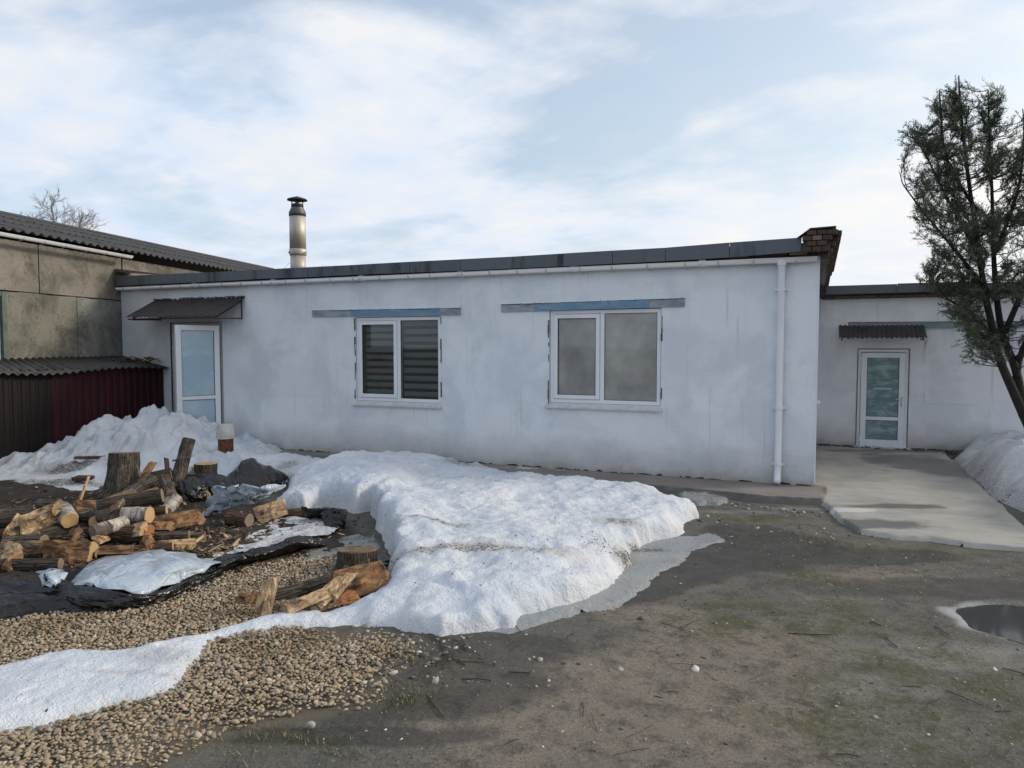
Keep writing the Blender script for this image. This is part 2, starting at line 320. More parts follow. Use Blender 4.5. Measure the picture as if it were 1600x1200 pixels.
def m_birch():
    m = M('birch_bark'); g = m.obj(); n = m.noise(m.map(g, (3, 3, 22)), 1.4, 5, .75); b = m.noise(g, 6, 6, .72)
    c = m.mix((.50, .46, .41), (.30, .25, .20), m.ramp(b, [(.4, 0.0), (.6, 1.0)])); c = m.mix(c, (.022, .018, .015), m.ramp(n, [(.50, 0.0), (.60, .95)]))
    c = m.mix(c, (.06, .045, .035), m.ramp(m.noise(g, 3.2, 5, .7), [(.50, 0.0), (.60, .9)])); m.bump(n, .5, .01); return m.set(c, .75)
MAT['birch'] = m_birch()
def m_end(name, a, b):
    m = M(name); g = m.obj(); w_ = m.n('ShaderNodeTexWave', wave_type='RINGS', rings_direction='Z'); m.put(g, w_.inputs[0]); w_.inputs['Scale'].default_value = 26; w_.inputs['Distortion'].default_value = 2.5; w_.inputs['Detail'].default_value = 3
    n = m.noise(g, 9, 6, .7); c = m.mix(a, b, m.ma('MULTIPLY', w_.outputs['Fac'], .5)); c = m.mix(c, tuple(x * .45 for x in b), m.ramp(n, [(.5, 0.0), (.75, .8)])); m.bump(n, .5, .008); return m.set(c, .8)
MAT['end'] = m_end('sawn_end_grain', (.50, .33, .17), (.36, .20, .09))
MAT['end_orange'] = m_end('orange_end_grain', (.34, .15, .055), (.22, .09, .032))
MAT['end_grey'] = m_end('weathered_end_grain', (.22, .17, .12), (.13, .095, .07))
def m_split(name, a, b):
    m = M(name); g = m.obj(); n = m.noise(m.map(g, (22, 22, 1.6)), 1.6, 6, .65, .5); n2 = m.noise(g, 5, 5, .7)
    c = m.mix(a, b, m.ramp(n, [(.38, 0.0), (.64, 1.0)])); c = m.mix(c, tuple(x * .35 for x in b), m.ramp(n2, [(.46, 0.0), (.64, .9)])); c = m.mix(c, (.035, .026, .02), m.ramp(m.noise(g, 16, 6, .8), [(.54, 0.0), (.62, .85)])); m.bump(n, 1.0, .022); return m.set(c, .8)
MAT['split'] = m_split('fresh_split_wood', (.36, .20, .095), (.21, .105, .045))
MAT['split_pale'] = m_split('pale_split_wood', (.58, .42, .25), (.38, .24, .12))
MAT['split_dull'] = m_split('dull_split_wood', (.24, .165, .10), (.13, .085, .05))
MAT['board'] = m_split('reddish_board', (.20, .095, .065), (.12, .055, .04))
def m_film(name, a, b, rough, sp=.5, fold=False):
    m = M(name); g = m.geo(); n = m.noise(g, 5, 5, .7); 
    if fold:
        q = m.map(g, (1.3, 8.5, 8.5), rot=(0, 0, -YAW - .15)); h = m.ma('ADD', m.noise(q, 1.5, 3, .5, 1.2), m.ma('MULTIPLY', m.noise(m.map(g, (9, 3, 6), rot=(0, 0, .3)), 1.6, 3, .5, 1.0), .35)); m.bump(h, .6, .04)
    else: vv = m.vor(g, 3.0, 'DISTANCE_TO_EDGE'); v2 = m.noise(m.map(g, (2, 5, 3), rot=(0, 0, .7)), 1.4, 3, .5, 1.5); m.bump(m.ma('ADD', m.ma('MULTIPLY', vv, 1.2), m.ma('MULTIPLY', v2, .9)), .8, .05)
    c = m.mix(a, b, m.ramp(n, [(.48, 0.0), (.70, 1.0)]))
    d = m.noise(g, 30, 5, .8); c = m.mix(c, (.12, .10, .08), m.ramp(m.ma('ADD', d, m.ma('MULTIPLY', m.attr('dirt'), .30)), [(.76, 0.0), (.84, .9)]))
    return m.set(c, rough, 0, sp)
MAT['film_black'] = m_film('black_polythene', (.006, .006, .0065), (.014, .014, .016), .24, .5, True)
MAT['film_white'] = m_film('milky_white_polythene', (.40, .47, .55), (.33, .40, .48), .27)
MAT['film_soiled'] = m_film('soiled_white_polythene', (.56, .59, .62), (.36, .37, .37), .45)
MAT['chip'] = M('bark_litter'); _m = MAT['chip']
MAT['chip'] = _m.set(_m.ramp(_m.isl(), [(0, (.025, .02, .016)), (.35, (.05, .036, .026)), (.6, (.09, .06, .04)), (.8, (.17, .11, .065)), (.92, (.33, .23, .14)), (1, (.46, .36, .25))]), .9)
MAT['splinter'] = M('splinter_mix'); _m = MAT['splinter']
MAT['splinter'] = _m.set(_m.ramp(_m.isl(), [(0, (.05, .036, .026)), (.4, (.12, .08, .05)), (.7, (.30, .20, .11)), (1, (.50, .38, .24))]), .85)
MAT['grit'] = M('loose_grit'); _m = MAT['grit']
MAT['grit'] = _m.set(_m.ramp(_m.isl(), [(0, (.06, .055, .05)), (.3, (.14, .125, .11)), (.6, (.22, .19, .16)), (.85, (.38, .36, .33)), (1, (.6, .59, .56))]), .9)
MAT['soil_crumb'] = simple('black_crumb', (.02, .018, .016), .95, .2)
MAT['grass_dry'] = M('dry_grass'); _m = MAT['grass_dry']
MAT['grass_dry'] = _m.set(_m.ramp(_m.isl(), [(0, (.10, .105, .03)), (.5, (.16, .14, .06)), (1, (.34, .29, .17))]), .9)
_m = M('juniper_green'); MAT['juniper'] = _m.set(_m.ramp(_m.isl(), [(0, (.038, .066, .044)), (.5, (.066, .098, .058)), (.8, (.105, .128, .066)), (1, (.17, .140, .080))]), .75)
MAT['twig'] = simple('dark_twig', (.045, .036, .03), .9, .2, 20)
MAT['tree_bark'] = m_bark('stringy_tree_bark', (.045, .036, .030), (.018, .015, .013), None, (14, 14, 1.5))
MAT['far_birch'] = simple('distant_branches', (.27, .265, .27), .9, .1)
def m_blind(c):
    m = M('zebra_blind_fabric'); g = m.obj(); n = m.noise(m.map(g, (1, 1, 8)), 9, 4, .7); return m.set(m.mix(c, tuple(x * .7 for x in c), n), .95)
MAT['blind'] = m_blind((.26, .265, .275)); MAT['blind_beige'] = simple('milky_film_screen', (.62, .61, .56), .6, .2, 1.1, bump=.2)
MAT['bucket'] = simple('grimy_white_plastic', (.55, .56, .54), .45, .15, 9)
MAT['rust'] = simple('rusty_brown', (.17, .065, .03), .85, .35, 14, bump=.4)
MAT['pale_stone'] = simple('pale_stone', (.36, .35, .32), .85, .25, 20, bump=.4)
_m = M('puddle_water'); _m.bump(_m.noise(_m.geo(), 3, 2, .4), .02, .01); MAT['water'] = _m.set((.06, .064, .066), .07, 0, .6)
MAT['ice_rim'] = m_snow('frosty_puddle_rim', (.13, .125, .115), (.34, .35, .35), 4.0)

# ---------------------------------------------------------------- object helpers
def tag(o, label=None, cat=None, group=None, kind=None):
    for k, v in (('label', label), ('category', cat), ('group', group), ('kind', kind)):
        if v: o[k] = v
    return o
def empty(name, loc=(0, 0, 0), rz=0):
    o = bpy.data.objects.new(name, None); col.objects.link(o); o.location = loc; o.rotation_euler.z = rz; o.empty_display_size = .2; return o
def mesh(name, V, F, mat, parent=None, smooth=False, loc=None):
    me = bpy.data.meshes.new(name); V = np.asarray(V, np.float32); F = [tuple(f) for f in F] if not isinstance(F, np.ndarray) else F
    if isinstance(F, np.ndarray):
        k = F.shape[1]; me.vertices.add(len(V)); me.vertices.foreach_set('co', V.ravel()); me.loops.add(F.size); me.loops.foreach_set('vertex_index', F.ravel().astype(np.int32))
        me.polygons.add(len(F)); me.polygons.foreach_set('loop_start', np.arange(0, F.size, k, dtype=np.int32)); me.polygons.foreach_set('loop_total', np.full(len(F), k, np.int32)); me.update(calc_edges=True)
    else: me.from_pydata(V.tolist(), [], F); me.update()
    me.materials.append(mat if not isinstance(mat, str) else MAT[mat])
    if smooth: me.polygons.foreach_set('use_smooth', [True] * len(me.polygons))
    o = bpy.data.objects.new(name, me); col.objects.link(o)
    if loc is not None: o.location = loc
    if parent: o.parent = parent
    return o
class MB:
    """collects boxes and tubes; build() links them as one mesh"""
    def __init__(s): s.V = []; s.F = []
    def add(s, V, F): k = len(s.V); s.V += [tuple(v) for v in V]; s.F += [tuple(i + k for i in f) for f in F]; return s
    def box(s, a, b, bev=0.0):
        (x0, y0, z0), (x1, y1, z1) = a, b
        if bev <= 0:
            return s.add([(x, y, z) for z in (z0, z1) for y in (y0, y1) for x in (x0, x1)], [(0, 2, 3, 1), (4, 5, 7, 6), (0, 1, 5, 4), (2, 6, 7, 3), (0, 4, 6, 2), (1, 3, 7, 5)])
        bm = bmesh.new(); bmesh.ops.create_cube(bm, size=1)
        for v in bm.verts: v.co = Vector(((x0 + x1) / 2 + v.co.x * (x1 - x0), (y0 + y1) / 2 + v.co.y * (y1 - y0), (z0 + z1) / 2 + v.co.z * (z1 - z0)))
        bmesh.ops.bevel(bm, geom=bm.edges[:], offset=bev, segments=1, affect='EDGES'); bm.verts.index_update()
        s.add([v.co[:] for v in bm.verts], [[v.index for v in f.verts] for f in bm.faces]); bm.free(); return s
    def tube(s, pts, rad, n=8, cap=True):
        pts = [Vector(p) for p in pts]; rad = rad if isinstance(rad, (list, tuple)) else [rad] * len(pts); k = len(s.V); ref = None
        for i, p in enumerate(pts):
            d = (pts[min(i + 1, len(pts) - 1)] - pts[max(i - 1, 0)]).normalized()
            if ref is None: ref = Vector((0, 0, 1)) if abs(d.z) < .9 else Vector((1, 0, 0))
            u = d.cross(ref).normalized(); v = u.cross(d).normalized(); ref = v
            for j in range(n):
                a = 2 * math.pi * j / n; s.V.append(tuple(p + (u * math.cos(a) + v * math.sin(a)) * rad[i]))
        for i in range(len(pts) - 1):
            for j in range(n): s.F.append((k + i * n + j, k + i * n + (j + 1) % n, k + (i + 1) * n + (j + 1) % n, k + (i + 1) * n + j))
        if cap: s.F.append(tuple(k + j for j in range(n))[::-1]); s.F.append(tuple(k + (len(pts) - 1) * n + j for j in range(n)))
        return s
    def build(s, name, mat, parent=None, smooth=False, loc=None): return mesh(name, s.V, s.F, mat, parent, smooth, loc)
def fix_normals(o):
    bm = bmesh.new(); bm.from_mesh(o.data); bmesh.ops.recalc_face_normals(bm, faces=bm.faces); bm.to_mesh(o.data); bm.free()

def field(name, poly, cell, hf, mat, attrs=None, margin=.06, bounds=None, smooth=True):
    P = np.array(poly)[:, :2]; x0, y0 = P.min(0) - margin * 2; x1, y1 = P.max(0) + margin * 2
    xs = np.arange(x0, x1 + cell, cell); ys = np.arange(y0, y1 + cell, cell); gx, gy = np.meshgrid(xs, ys)
    d = sdist(gx, gy, poly); z = hf(gx, gy, d); nx = len(xs)
    keep = d > -margin; kf = keep[:-1, :-1] & keep[1:, :-1] & keep[:-1, 1:] & keep[1:, 1:]
    idx = np.arange(gx.size).reshape(gx.shape); F = np.stack([idx[:-1, :-1][kf], idx[:-1, 1:][kf], idx[1:, 1:][kf], idx[1:, :-1][kf]], 1)
    used = np.unique(F); rm = np.full(gx.size, -1); rm[used] = np.arange(len(used)); V = np.stack([gx.ravel()[used], gy.ravel()[used], z.ravel()[used]], 1)
    o = mesh(name, V, rm[F], mat, smooth=smooth)
    for nm, fn in (attrs or {}).items():
        a = o.data.attributes.new(nm, 'FLOAT', 'POINT'); a.data.foreach_set('value', np.asarray(fn(V[:, 0], V[:, 1], d.ravel()[used]), np.float32))
    return o
def blob(px, py, rx, ry=None, z=0.0, rot=0.0, soft=.6):
    c = G(px, py, z); ry = ry or rx; ca, sa = math.cos(rot + YAW), math.sin(rot + YAW)
    def f(x, y):
        u = (x - c.x) * ca + (y - c.y) * sa; v = -(x - c.x) * sa + (y - c.y) * ca
        q = np.sqrt((u / rx) ** 2 + (v / ry) ** 2) + .35 * fbm(x * 1.7, y * 1.7, 3, 5); return 1 - sstep(1 - soft, 1 + soft * .5, q)
    return f
def msum(fs, x, y): return np.clip(sum(f(x, y) for f in fs), 0, 1)

# ================================================================ SETTING
def steps(a, b, near0, near1, fine, grow=1.35):
    v = list(np.arange(near0, near1 + fine, fine)); s = fine
    while v[-1] < b: s *= grow; v.append(v[-1] + s)
    s = fine; lo = [near0]
    while lo[-1] > a: s *= grow; lo.append(lo[-1] - s)
    return np.array(lo[:0:-1] + v)
xs = steps(-600, 600, -13.5, 5.0, .045); ys = steps(-500, 900, 1.6, 12.0, .045); gx, gy = np.meshgrid(xs, ys)
mud_poly = chaikin(gpoly([(-120, 760), (0, 748), (90, 735), (150, 765), (300, 760), (460, 790), (560, 815), (600, 880), (500, 870), (380, 900), (280, 925), (120, 930), (0, 960), (-200, 1000)]), 2)
grav1 = chaikin(gpoly([(-300, 985), (0, 965), (120, 950), (250, 935), (350, 895), (450, 870), (560, 870), (600, 900), (560, 960), (480, 985), (600, 990), (680, 1010), (640, 1040), (590, 1075), (600, 1100), (520, 1118), (440, 1128), (330, 1160), (250, 1200), (180, 1240), (-300, 1500)]), 1)
wets = [blob(560, 1150, 1.0, .12), blob(680, 1040, .75, .42), blob(980, 925, .9, .32, rot=.35), blob(1100, 870, .9, .55), blob(1230, 860, .8, .6), blob(560, 1080, .5, .3), blob(1480, 920, 1.4, .35), blob(780, 1010, .8, .25), blob(620, 1100, .9, .25), blob(1400, 870, .8, .3), blob(700, 1075, .8, .25)]
wets += [blob(1150, 830, .6, .35), blob(1050, 900, .5, .3), blob(1320, 870, 1.0, .25)]
mosss = [blob(1240, 850, .7, .5), blob(1290, 920, .35, .8), blob(1180, 810, .6, .25), blob(620, 1090, .35, .2), blob(420, 1150, .9, .14), blob(1500, 860, 1.2, .25), blob(1350, 1130, .9, .7), blob(1500, 1080, 1.0, .5), blob(1250, 980, .9, .5), blob(1130, 960, .5, .4), blob(1330, 1010, .7, .6)]
pales = [blob(1430, 1020, .7, .25), blob(1300, 930, .4, .3), blob(1560, 1030, .6, .2), blob(1370, 1070, .4, .2), blob(1150, 800, .6, .1), blob(1250, 795, .5, .1)]
tans = [blob(1350, 905, .7, .3), blob(1000, 1120, 1.5, .8), blob(1150, 1020, .9, .5), blob(900, 1080, .6, .3), blob(1020, 960, .5, .3)]
mdm = sdist(gx, gy, mud_poly); near_ = np.exp(-((gx + 4) ** 2 + (gy - 6) ** 2) / 120)
gz = (fbm(gx * .9, gy * .9, 3, 1) * .025 + fbm(gx * 7, gy * 7, 3, 2) * .006) * near_ + sstep(0, .8, mdm) * (.06 + .05 * fbm(gx * 3, gy * 3, 4, 9)) * .8
for _px, _py, _sx, _sy, _h in ((150, 835, .95, .45, .16), (235, 790, .8, .5, .12), (60, 850, .8, .35, .10)):
    _c = G(_px, _py); gz += _h * np.exp(-((gx - _c.x) / _sx) ** 2 - ((gy - _c.y) / _sy) ** 2)
pud = chaikin(gpoly([(1500, 948), (1540, 940), (1640, 944), (1760, 975), (1740, 1020), (1640, 1010), (1560, 992), (1510, 968)]), 2)
pdd = sdist(gx, gy, pud) + .10 * fbm(gx * 2.6, gy * 2.6, 4, 51); gz -= sstep(-.10, .14, pdd) * .05
idx = np.arange(gx.size).reshape(gx.shape); F = np.stack([idx[:-1, :-1].ravel(), idx[:-1, 1:].ravel(), idx[1:, 1:].ravel(), idx[1:, :-1].ravel()], 1)
gr = mesh('ground', np.stack([gx.ravel(), gy.ravel(), gz.ravel()], 1), F, 'ground', smooth=True); tag(gr, kind='structure')
def gattr(nm, v): a = gr.data.attributes.new(nm, 'FLOAT', 'POINT'); a.data.foreach_set('value', np.asarray(v, np.float32).ravel())
far_wet = sstep(-.18, .02, pdd) * .7
gattr('wet', np.clip(msum(wets, gx, gy) + far_wet, 0, 1)); gattr('moss', msum(mosss, gx, gy)); gattr('pale', msum(pales, gx, gy)); gattr('tan', msum(tans, gx, gy))
gattr('gravel', sstep(-.08, .05, sdist(gx, gy, grav1) + .05 * fbm(gx * 4, gy * 4, 3)))
gattr('frost', sstep(-.20, -.02, pdd + .12 * fbm(gx * 5, gy * 5, 4, 3)) * (1 - sstep(-.02, .03, pdd)) * (.6 + .8 * fbm(gx * 2, gy * 2, 2, 13)))
gattr('mud', sstep(-.1, .25, mdm + .15 * fbm(gx * 3, gy * 3, 3, 4)))
def ground_z(x, y):
    i = int(np.clip(np.searchsorted(xs, x), 1, len(xs) - 1)); j = int(np.clip(np.searchsorted(ys, y), 1, len(ys) - 1)); return float(gz[j, i])

# puddle with a frosty rim
rim = chaikin(gpoly([(1480, 946), (1520, 937), (1640, 934), (1790, 967), (1770, 1036), (1640, 1022), (1552, 1002), (1496, 972)]), 2)
tag(mesh('puddle_water', [(*p[:2], -.016) for p in chaikin(gpoly([(1490, 945), (1530, 936), (1640, 938), (1770, 970), (1750, 1030), (1640, 1020), (1555, 1000), (1500, 972)]), 2)], [tuple(range(32))], 'water'), kind='structure')

# concrete apron before the side wing, strip of concrete along the wall
ap = gpoly([(1290, 793), (1312, 816), (1345, 835), (1400, 843), (1455, 846), (1520, 856), (1600, 863), (1650, 872), (1600, 826), (1545, 775), (1510, 742), (1478, 713)]); ap += [(2.35, 16.35), (-.2, 16.35), (-.2, 11.0), (-.02, 10.5)]
apw = [blob(1440, 730, .9, 1.3, soft=.9), blob(1390, 797, .8, .16, soft=.9), blob(1370, 825, .7, .25, soft=.9), blob(1400, 708, 1.4, .25, soft=.9)]
tag(field('concrete_path', ap, .04, lambda x, y, d: -.05 + .10 * sstep(-.035, .01, d + .02 * fbm(x * 6, y * 6, 3)) + .004 * fbm(x * 3, y * 3, 3), MAT['concrete'],
    {'wet': lambda x, y, d: msum(apw, x, y), 'pale': lambda x, y, d: msum([blob(1330, 803, .38, .12, soft=.3)], x, y)}), kind='structure')
st = gpoly([(1288, 790), (1200, 786), (1120, 777), (1000, 766), (900, 758), (800, 750), (700, 742), (600, 735), (520, 730), (400, 722)]); st += [(-10.9, 11.3), (.18, 11.3)]
tag(field('pavement', st, .035, lambda x, y, d: -.03 + .115 * sstep(-.02, .015, d + .012 * fbm(x * 5, y * 5, 3)) + .004 * fbm(x * 4, y * 4, 3), MAT['strip'],
    {'wet': lambda x, y, d: .55 * (1 - sstep(0, .12, d)) + .6 * msum([blob(520, 722, .8, .3)], x, y), 'pale': lambda x, y, d: .5 * sstep(.1, .4, fbm(x * .8, y * 2, 3, 8))}), kind='structure')

# ---------------------------------------------------------------- snow
def hmap(ctrl, sig=.55, base=.12):
    C = [(G(a, b, h), h) for a, b, h in ctrl]
    def f(x, y):
        n = np.full(np.shape(x), base * .05); d = np.full(np.shape(x), .05)
        for c, h in C: w_ = np.exp(-((x - c.x) ** 2 + (y - c.y) ** 2) / (2 * sig * sig)); n = n + w_ * h; d = d + w_
        return n / d
    return f
main_out = gpoly([(440, 978), (450, 962), (490, 956), (520, 952), (575, 940), (600, 915), (618, 892), (612, 872), (600, 845), (585, 828), (592, 812), (580, 800), (556, 802), (540, 796), (505, 793), (478, 806), (450, 804), (425, 797), (436, 785), (452, 772), (455, 760), (448, 752),
    (425, 760), (345, 748), (250, 744), (185, 752), (150, 768), (100, 772), (40, 768), (-10, 764), (-60, 752)]) + [(-13.3, 7.6), (-13.6, 10.0), (-13.6, 12.2), (-11.2, 12.2), (-10.4, 11.3), (-9.4, 11.1)] + gpoly([(470, 722), (510, 735), (540, 735), (575, 729), (640, 733), (700, 743), (760, 750), (850, 760), (950, 772), (1040, 786),
    (1085, 800), (1092, 810), (1070, 820), (1072, 833), (1055, 842), (1020, 850), (990, 865), (985, 890), (960, 920), (920, 938), (880, 948), (850, 958), (825, 962), (800, 984), (770, 988), (730, 992), (690, 998), (640, 992), (610, 982), (570, 980), (520, 982), (470, 984)])
hm = hmap([(460, 972, .05), (500, 970, .06), (560, 960, .10), (640, 970, .12), (720, 970, .15), (800, 950, .17), (900, 920, .14), (960, 880, .14), (1040, 820, .22), (1060, 800, .22), (650, 900, .24), (600, 830, .32), (560, 780, .40), (500, 775, .42), (470, 745, .45), (540, 735, .42), (570, 712, .52), (610, 715, .42), (650, 722, .32), (700, 745, .18), (720, 755, .22),
    (760, 760, .28), (850, 765, .28), (950, 770, .24), (800, 820, .26), (900, 830, .26), (850, 880, .24), (740, 860, .26), (940, 850, .20), (430, 705, .22), (400, 700, .28), (360, 705, .25), (430, 730, .18), (320, 720, .22), (410, 790, .06), (440, 785, .10), (470, 780, .3),
    (300, 700, .42), (262, 645, .86), (225, 645, .86), (205, 645, .90), (243, 660, .80), (178, 664, .68), (160, 680, .52), (150, 695, .40), (240, 690, .55), (200, 720, .28), (200, 695, .5), (300, 670, .60), (285, 655, .74), (335, 686, .42), (110, 730, .14), (60, 750, .05), (160, 750, .06), (130, 745, .08), (60, 735, .10), (100, 712, .26), (255, 725, .28), (345, 694, .32)], .42, .18)
holes = [blob(560, 870, .42, .28), ]
dirtf = [blob(960, 850, .28, .14), blob(1010, 862, .32, .1), blob(720, 752, .5, .2), blob(120, 745, .9, .3), blob(100, 760, 1.2, .25), blob(215, 775, .8, .2), blob(985, 880, .2, .3), blob(660, 905, .4, .12), blob(690, 860, .5, .15), blob(280, 690, .5, .3), blob(450, 745, .2, .4), blob(760, 900, .8, .2), blob(600, 735, .3, .2)]
def snow_h(x, y, d):
    d = d + .07 * fbm(x * 2.8, y * 2.8, 4, 11) + .035 * fbm(x * 9, y * 9, 3, 12, .6) + .018 * fbm(x * 26, y * 26, 2, 14)
    H = hm(x, y); far = sstep(-6.8, -9.2, x) if False else sstep(7.4, 9.4, -x)
    wdt = .03 + .07 * (1 - sstep(.18, .30, H)) * sstep(-6, -2, x) + .38 * sstep(7.6, 9.0, -x) ; wdt = wdt * np.clip(1 + 1.6 * fbm(x * 2.3, y * 2.3, 3, 17), .35, 2.4); p = 1 - np.exp(-np.maximum(d, 0) / wdt)
    lump = fbm(x * 1.4, y * 1.4, 4, 21) * .07 + np.abs(fbm(x * 3.3, y * 4.2, 3, 27, .6)) * -.03 + (fbm(x * 8, y * 10, 3, 28, .6)) * .022 + .02 + fbm(x * 5, y * 5, 4, 22) * (.024 + .20 * far * np.clip(H, 0, 1)) + np.abs(fbm(x * 2.6, y * 2.6, 3, 23)) * (.04 + .42 * far * np.clip(H, 0, 1)) - .10 * far * H + far * .05 * fbm(x * 13, y * 13, 3, 26, .6) + .010 * fbm(x * 16, y * 16, 3, 25)
    z = p * (H + lump * np.clip(H * 5, .3, 1))
    return np.where(d > 0, z, d * .8) - .012
sn = field('snow', main_out, .026, snow_h, MAT['snow'], {'dirt': lambda x, y, d: np.clip(msum(dirtf, x, y) * .85 + .35 * (1 - sstep(.0, .10, d)) + .30 * sstep(8.2, 9.4, -x) * (.5 + fbm(x * 2, y * 2, 3, 6)), 0, 1)}, .09)
tag(sn, 'large melting snow patch spread before the white wall', None, None, 'stuff')
strip_out = gpoly([(-90, 1068), (-20, 1052), (0, 1048), (60, 1036), (110, 1024), (170, 1022), (215, 1016), (270, 1003), (320, 992), (360, 980), (400, 968), (450, 958), (500, 955), (520, 970), (480, 980), (440, 983), (400, 992), (350, 1000), (328, 1008), (320, 1028), (300, 1050), (270, 1085), (220, 1098), (160, 1112), (110, 1128), (60, 1145), (0, 1153), (-110, 1172)])
hs = hmap([(0, 1100, .09), (100, 1075, .10), (200, 1050, .09), (280, 1030, .08), (360, 990, .05), (450, 970, .05)], .4, .07)
def strip_h(x, y, d):
    d = d + .03 * fbm(x * 4, y * 4, 4, 31) + .012 * fbm(x * 14, y * 14, 2, 32); p = 1 - np.exp(-np.maximum(d, 0) / .06)
    return np.where(d > 0, p * (hs(x, y) + .035 * fbm(x * 3, y * 3, 4, 33) + .012 * fbm(x * 12, y * 12, 3, 35)), d * .8) + .005
tag(field('snow', strip_out, .022, strip_h, MAT['snow'], {'dirt': lambda x, y, d: np.clip(.35 * (1 - sstep(0, .06, d)) + .5 * msum([blob(260, 1040, .3, .12), blob(200, 1070, .4, .04)], x, y), 0, 1)}, .06), 'long narrow strip of snow lying across the beige gravel', None, None, 'stuff')
sl_out = gpoly([(1060, 838), (1085, 838), (1105, 832), (1122, 838), (1134, 848), (1105, 852), (1080, 866), (1062, 882), (1040, 892), (1022, 905), (1000, 925), (985, 940), (955, 948), (900, 952), (893, 962), (850, 974), (830, 985), (800, 994), (770, 990), (700, 985), (850, 920), (960, 850)])
tag(field('slush', sl_out, .03, lambda x, y, d: -.012 + .026 * sstep(-.02, .03, d + .05 * fbm(x * 5, y * 5, 4) + .03 * fbm(x * 19, y * 19, 3)) + .006 * fbm(x * 6, y * 6, 4), MAT['slush'], {'dirt': lambda x, y, d: np.clip(.2 + .8 * msum([blob(1015, 862, .3, .1)], x, y), 0, 1)}), 'thin grey film of ice along the right edge of the snow', None, None, 'stuff')
rp = gpoly([(1490, 722), (1505, 735), (1528, 752), (1545, 770), (1580, 790), (1620, 812), (1720, 850), (1900, 850), (1900, 720), (1700, 700), (1560, 700), (1505, 708)])
hr = hmap([(1510, 720, .12), (1540, 700, .45), (1580, 690, .62), (1640, 690, .7), (1750, 720, .7), (1590, 750, .4), (1560, 760, .2)], .5, .4)
def rp_h(x, y, d):
    d = d + .07 * fbm(x * 2.5, y * 2.5, 4, 41); p = 1 - np.exp(-np.maximum(d, 0) / .17)
    return np.where(d > 0, p * (hr(x, y) + .20 * np.abs(fbm(x * 2, y * 2, 3, 42)) + .07 * fbm(x * 6, y * 6, 4, 43)), d) + .02
tag(field('snow', rp, .035, rp_h, MAT['snow_dirty'], {'dirt': lambda x, y, d: np.clip(.5 * (1 - sstep(0, .3, d)) + .25, 0, 1)}, .08), 'dirty ploughed snow bank beside the concrete path at right', None, None, 'stuff')
sl2 = gpoly([(470, 862), (520, 846), (560, 838), (590, 842), (600, 862), (560, 862), (520, 872), (480, 880)])
tag(field('slush', sl2, .03, lambda x, y, d: np.where(d + .06 * fbm(x * 6, y * 6, 3) > .01, .03 + .015 * fbm(x * 7, y * 7, 3), -.04), MAT['slush'], {'dirt': lambda x, y, d: d * 0 + .6}), 'trodden grey slush behind the half hidden stump', None, None, 'stuff')
small = gpoly([(1060, 772), (1100, 774), (1140, 783), (1125, 790), (1085, 790), (1062, 784)])
tag(field('snow', small, .03, lambda x, y, d: np.where(d + .05 * fbm(x * 7, y * 7, 3, 3) > .01, .05 + .03 * fbm(x * 9, y * 9, 3), -.04), MAT['slush'], {'dirt': lambda x, y, d: d * 0 + .5}), 'small grey remnant of snow below the concrete strip', None, None, 'stuff')

# ---------------------------------------------------------------- pebbles, grit, litter
def ico():
    bm = bmesh.new(); bmesh.ops.create_icosphere(bm, subdivisions=1, radius=1); V = np.array([v.co[:] for v in bm.verts]); F = np.array([[v.index for v in f.verts] for f in bm.faces]); bm.free(); return V, F
def ico2():
    bm = bmesh.new(); bmesh.ops.create_icosphere(bm, subdivisions=2, radius=1); V = np.array([v.co[:] for v in bm.verts]); F = np.array([[v.index for v in f.verts] for f in bm.faces]); bm.free(); return V, F
def scatter(name, pos, size, mat, hi=True, flat=.7, jit=.22, seed=1, stretch=1.0, smooth=True):
    r = np.random.RandomState(seed); V, F = ico2() if hi else ico(); n = len(pos); vs_ = []
    a = r.rand(n) * 6.283; b = (r.rand(n) - .5) * 1.2; ca, sa, cb, sb = np.cos(a), np.sin(a), np.cos(b), np.sin(b)
    s3 = np.stack([size * (1 + .35 * r.rand(n)) * stretch, size * (.75 + .3 * r.rand(n)), size * flat * (.7 + .5 * r.rand(n))], 1)
    J = 1 + jit * (r.rand(16, len(V)) - .5) * 2
    P = V[None] * J[r.randint(0, 16, n)][..., None] * s3[:, None, :]
    x = P[..., 0] * cb[:, None] + P[..., 2] * sb[:, None]; z = -P[..., 0] * sb[:, None] + P[..., 2] * cb[:, None]; y = P[..., 1]
    P = np.stack([x * ca[:, None] - y * sa[:, None], x * sa[:, None] + y * ca[:, None], z], 2) + pos[:, None, :]
    FF = (F[None] + (np.arange(n) * len(V))[:, None, None]).reshape(-1, 3)
    return mesh(name, P.reshape(-1, 3), FF, mat, smooth=smooth)
def in_poly(poly, step, seed, jit=.9, x0=-14, thin=None):
    r = np.random.RandomState(seed); P = np.array(poly); a = np.maximum(P.min(0), (x0, 1.8)); b = P.max(0)
    x, y = np.meshgrid(np.arange(a[0], b[0], step), np.arange(a[1], b[1], step)); x = x.ravel() + (r.rand(x.size) - .5) * step * jit; y = y.ravel() + (r.rand(y.size) - .5) * step * jit
    k = sdist(x, y, poly) + .12 * fbm(x * 3, y * 3, 3, 5) > 0
    # only what the picture can see, with a generous border
    rx = x * math.cos(YAW) + y * math.sin(YAW); dep = -x * math.sin(YAW) + y * math.cos(YAW); k &= (np.abs(rx / np.maximum(dep, .1)) < .85) & (dep > 2.6)
    if thin is not None: k &= r.rand(x.size) < thin(x, y)
    return x[k], y[k]
sd_strip = lambda x, y: (sdist(x, y, strip_out) < .03) & (sdist(x, y, main_out) < .03)
gx1, gy1 = in_poly(grav1, .0245, 5)
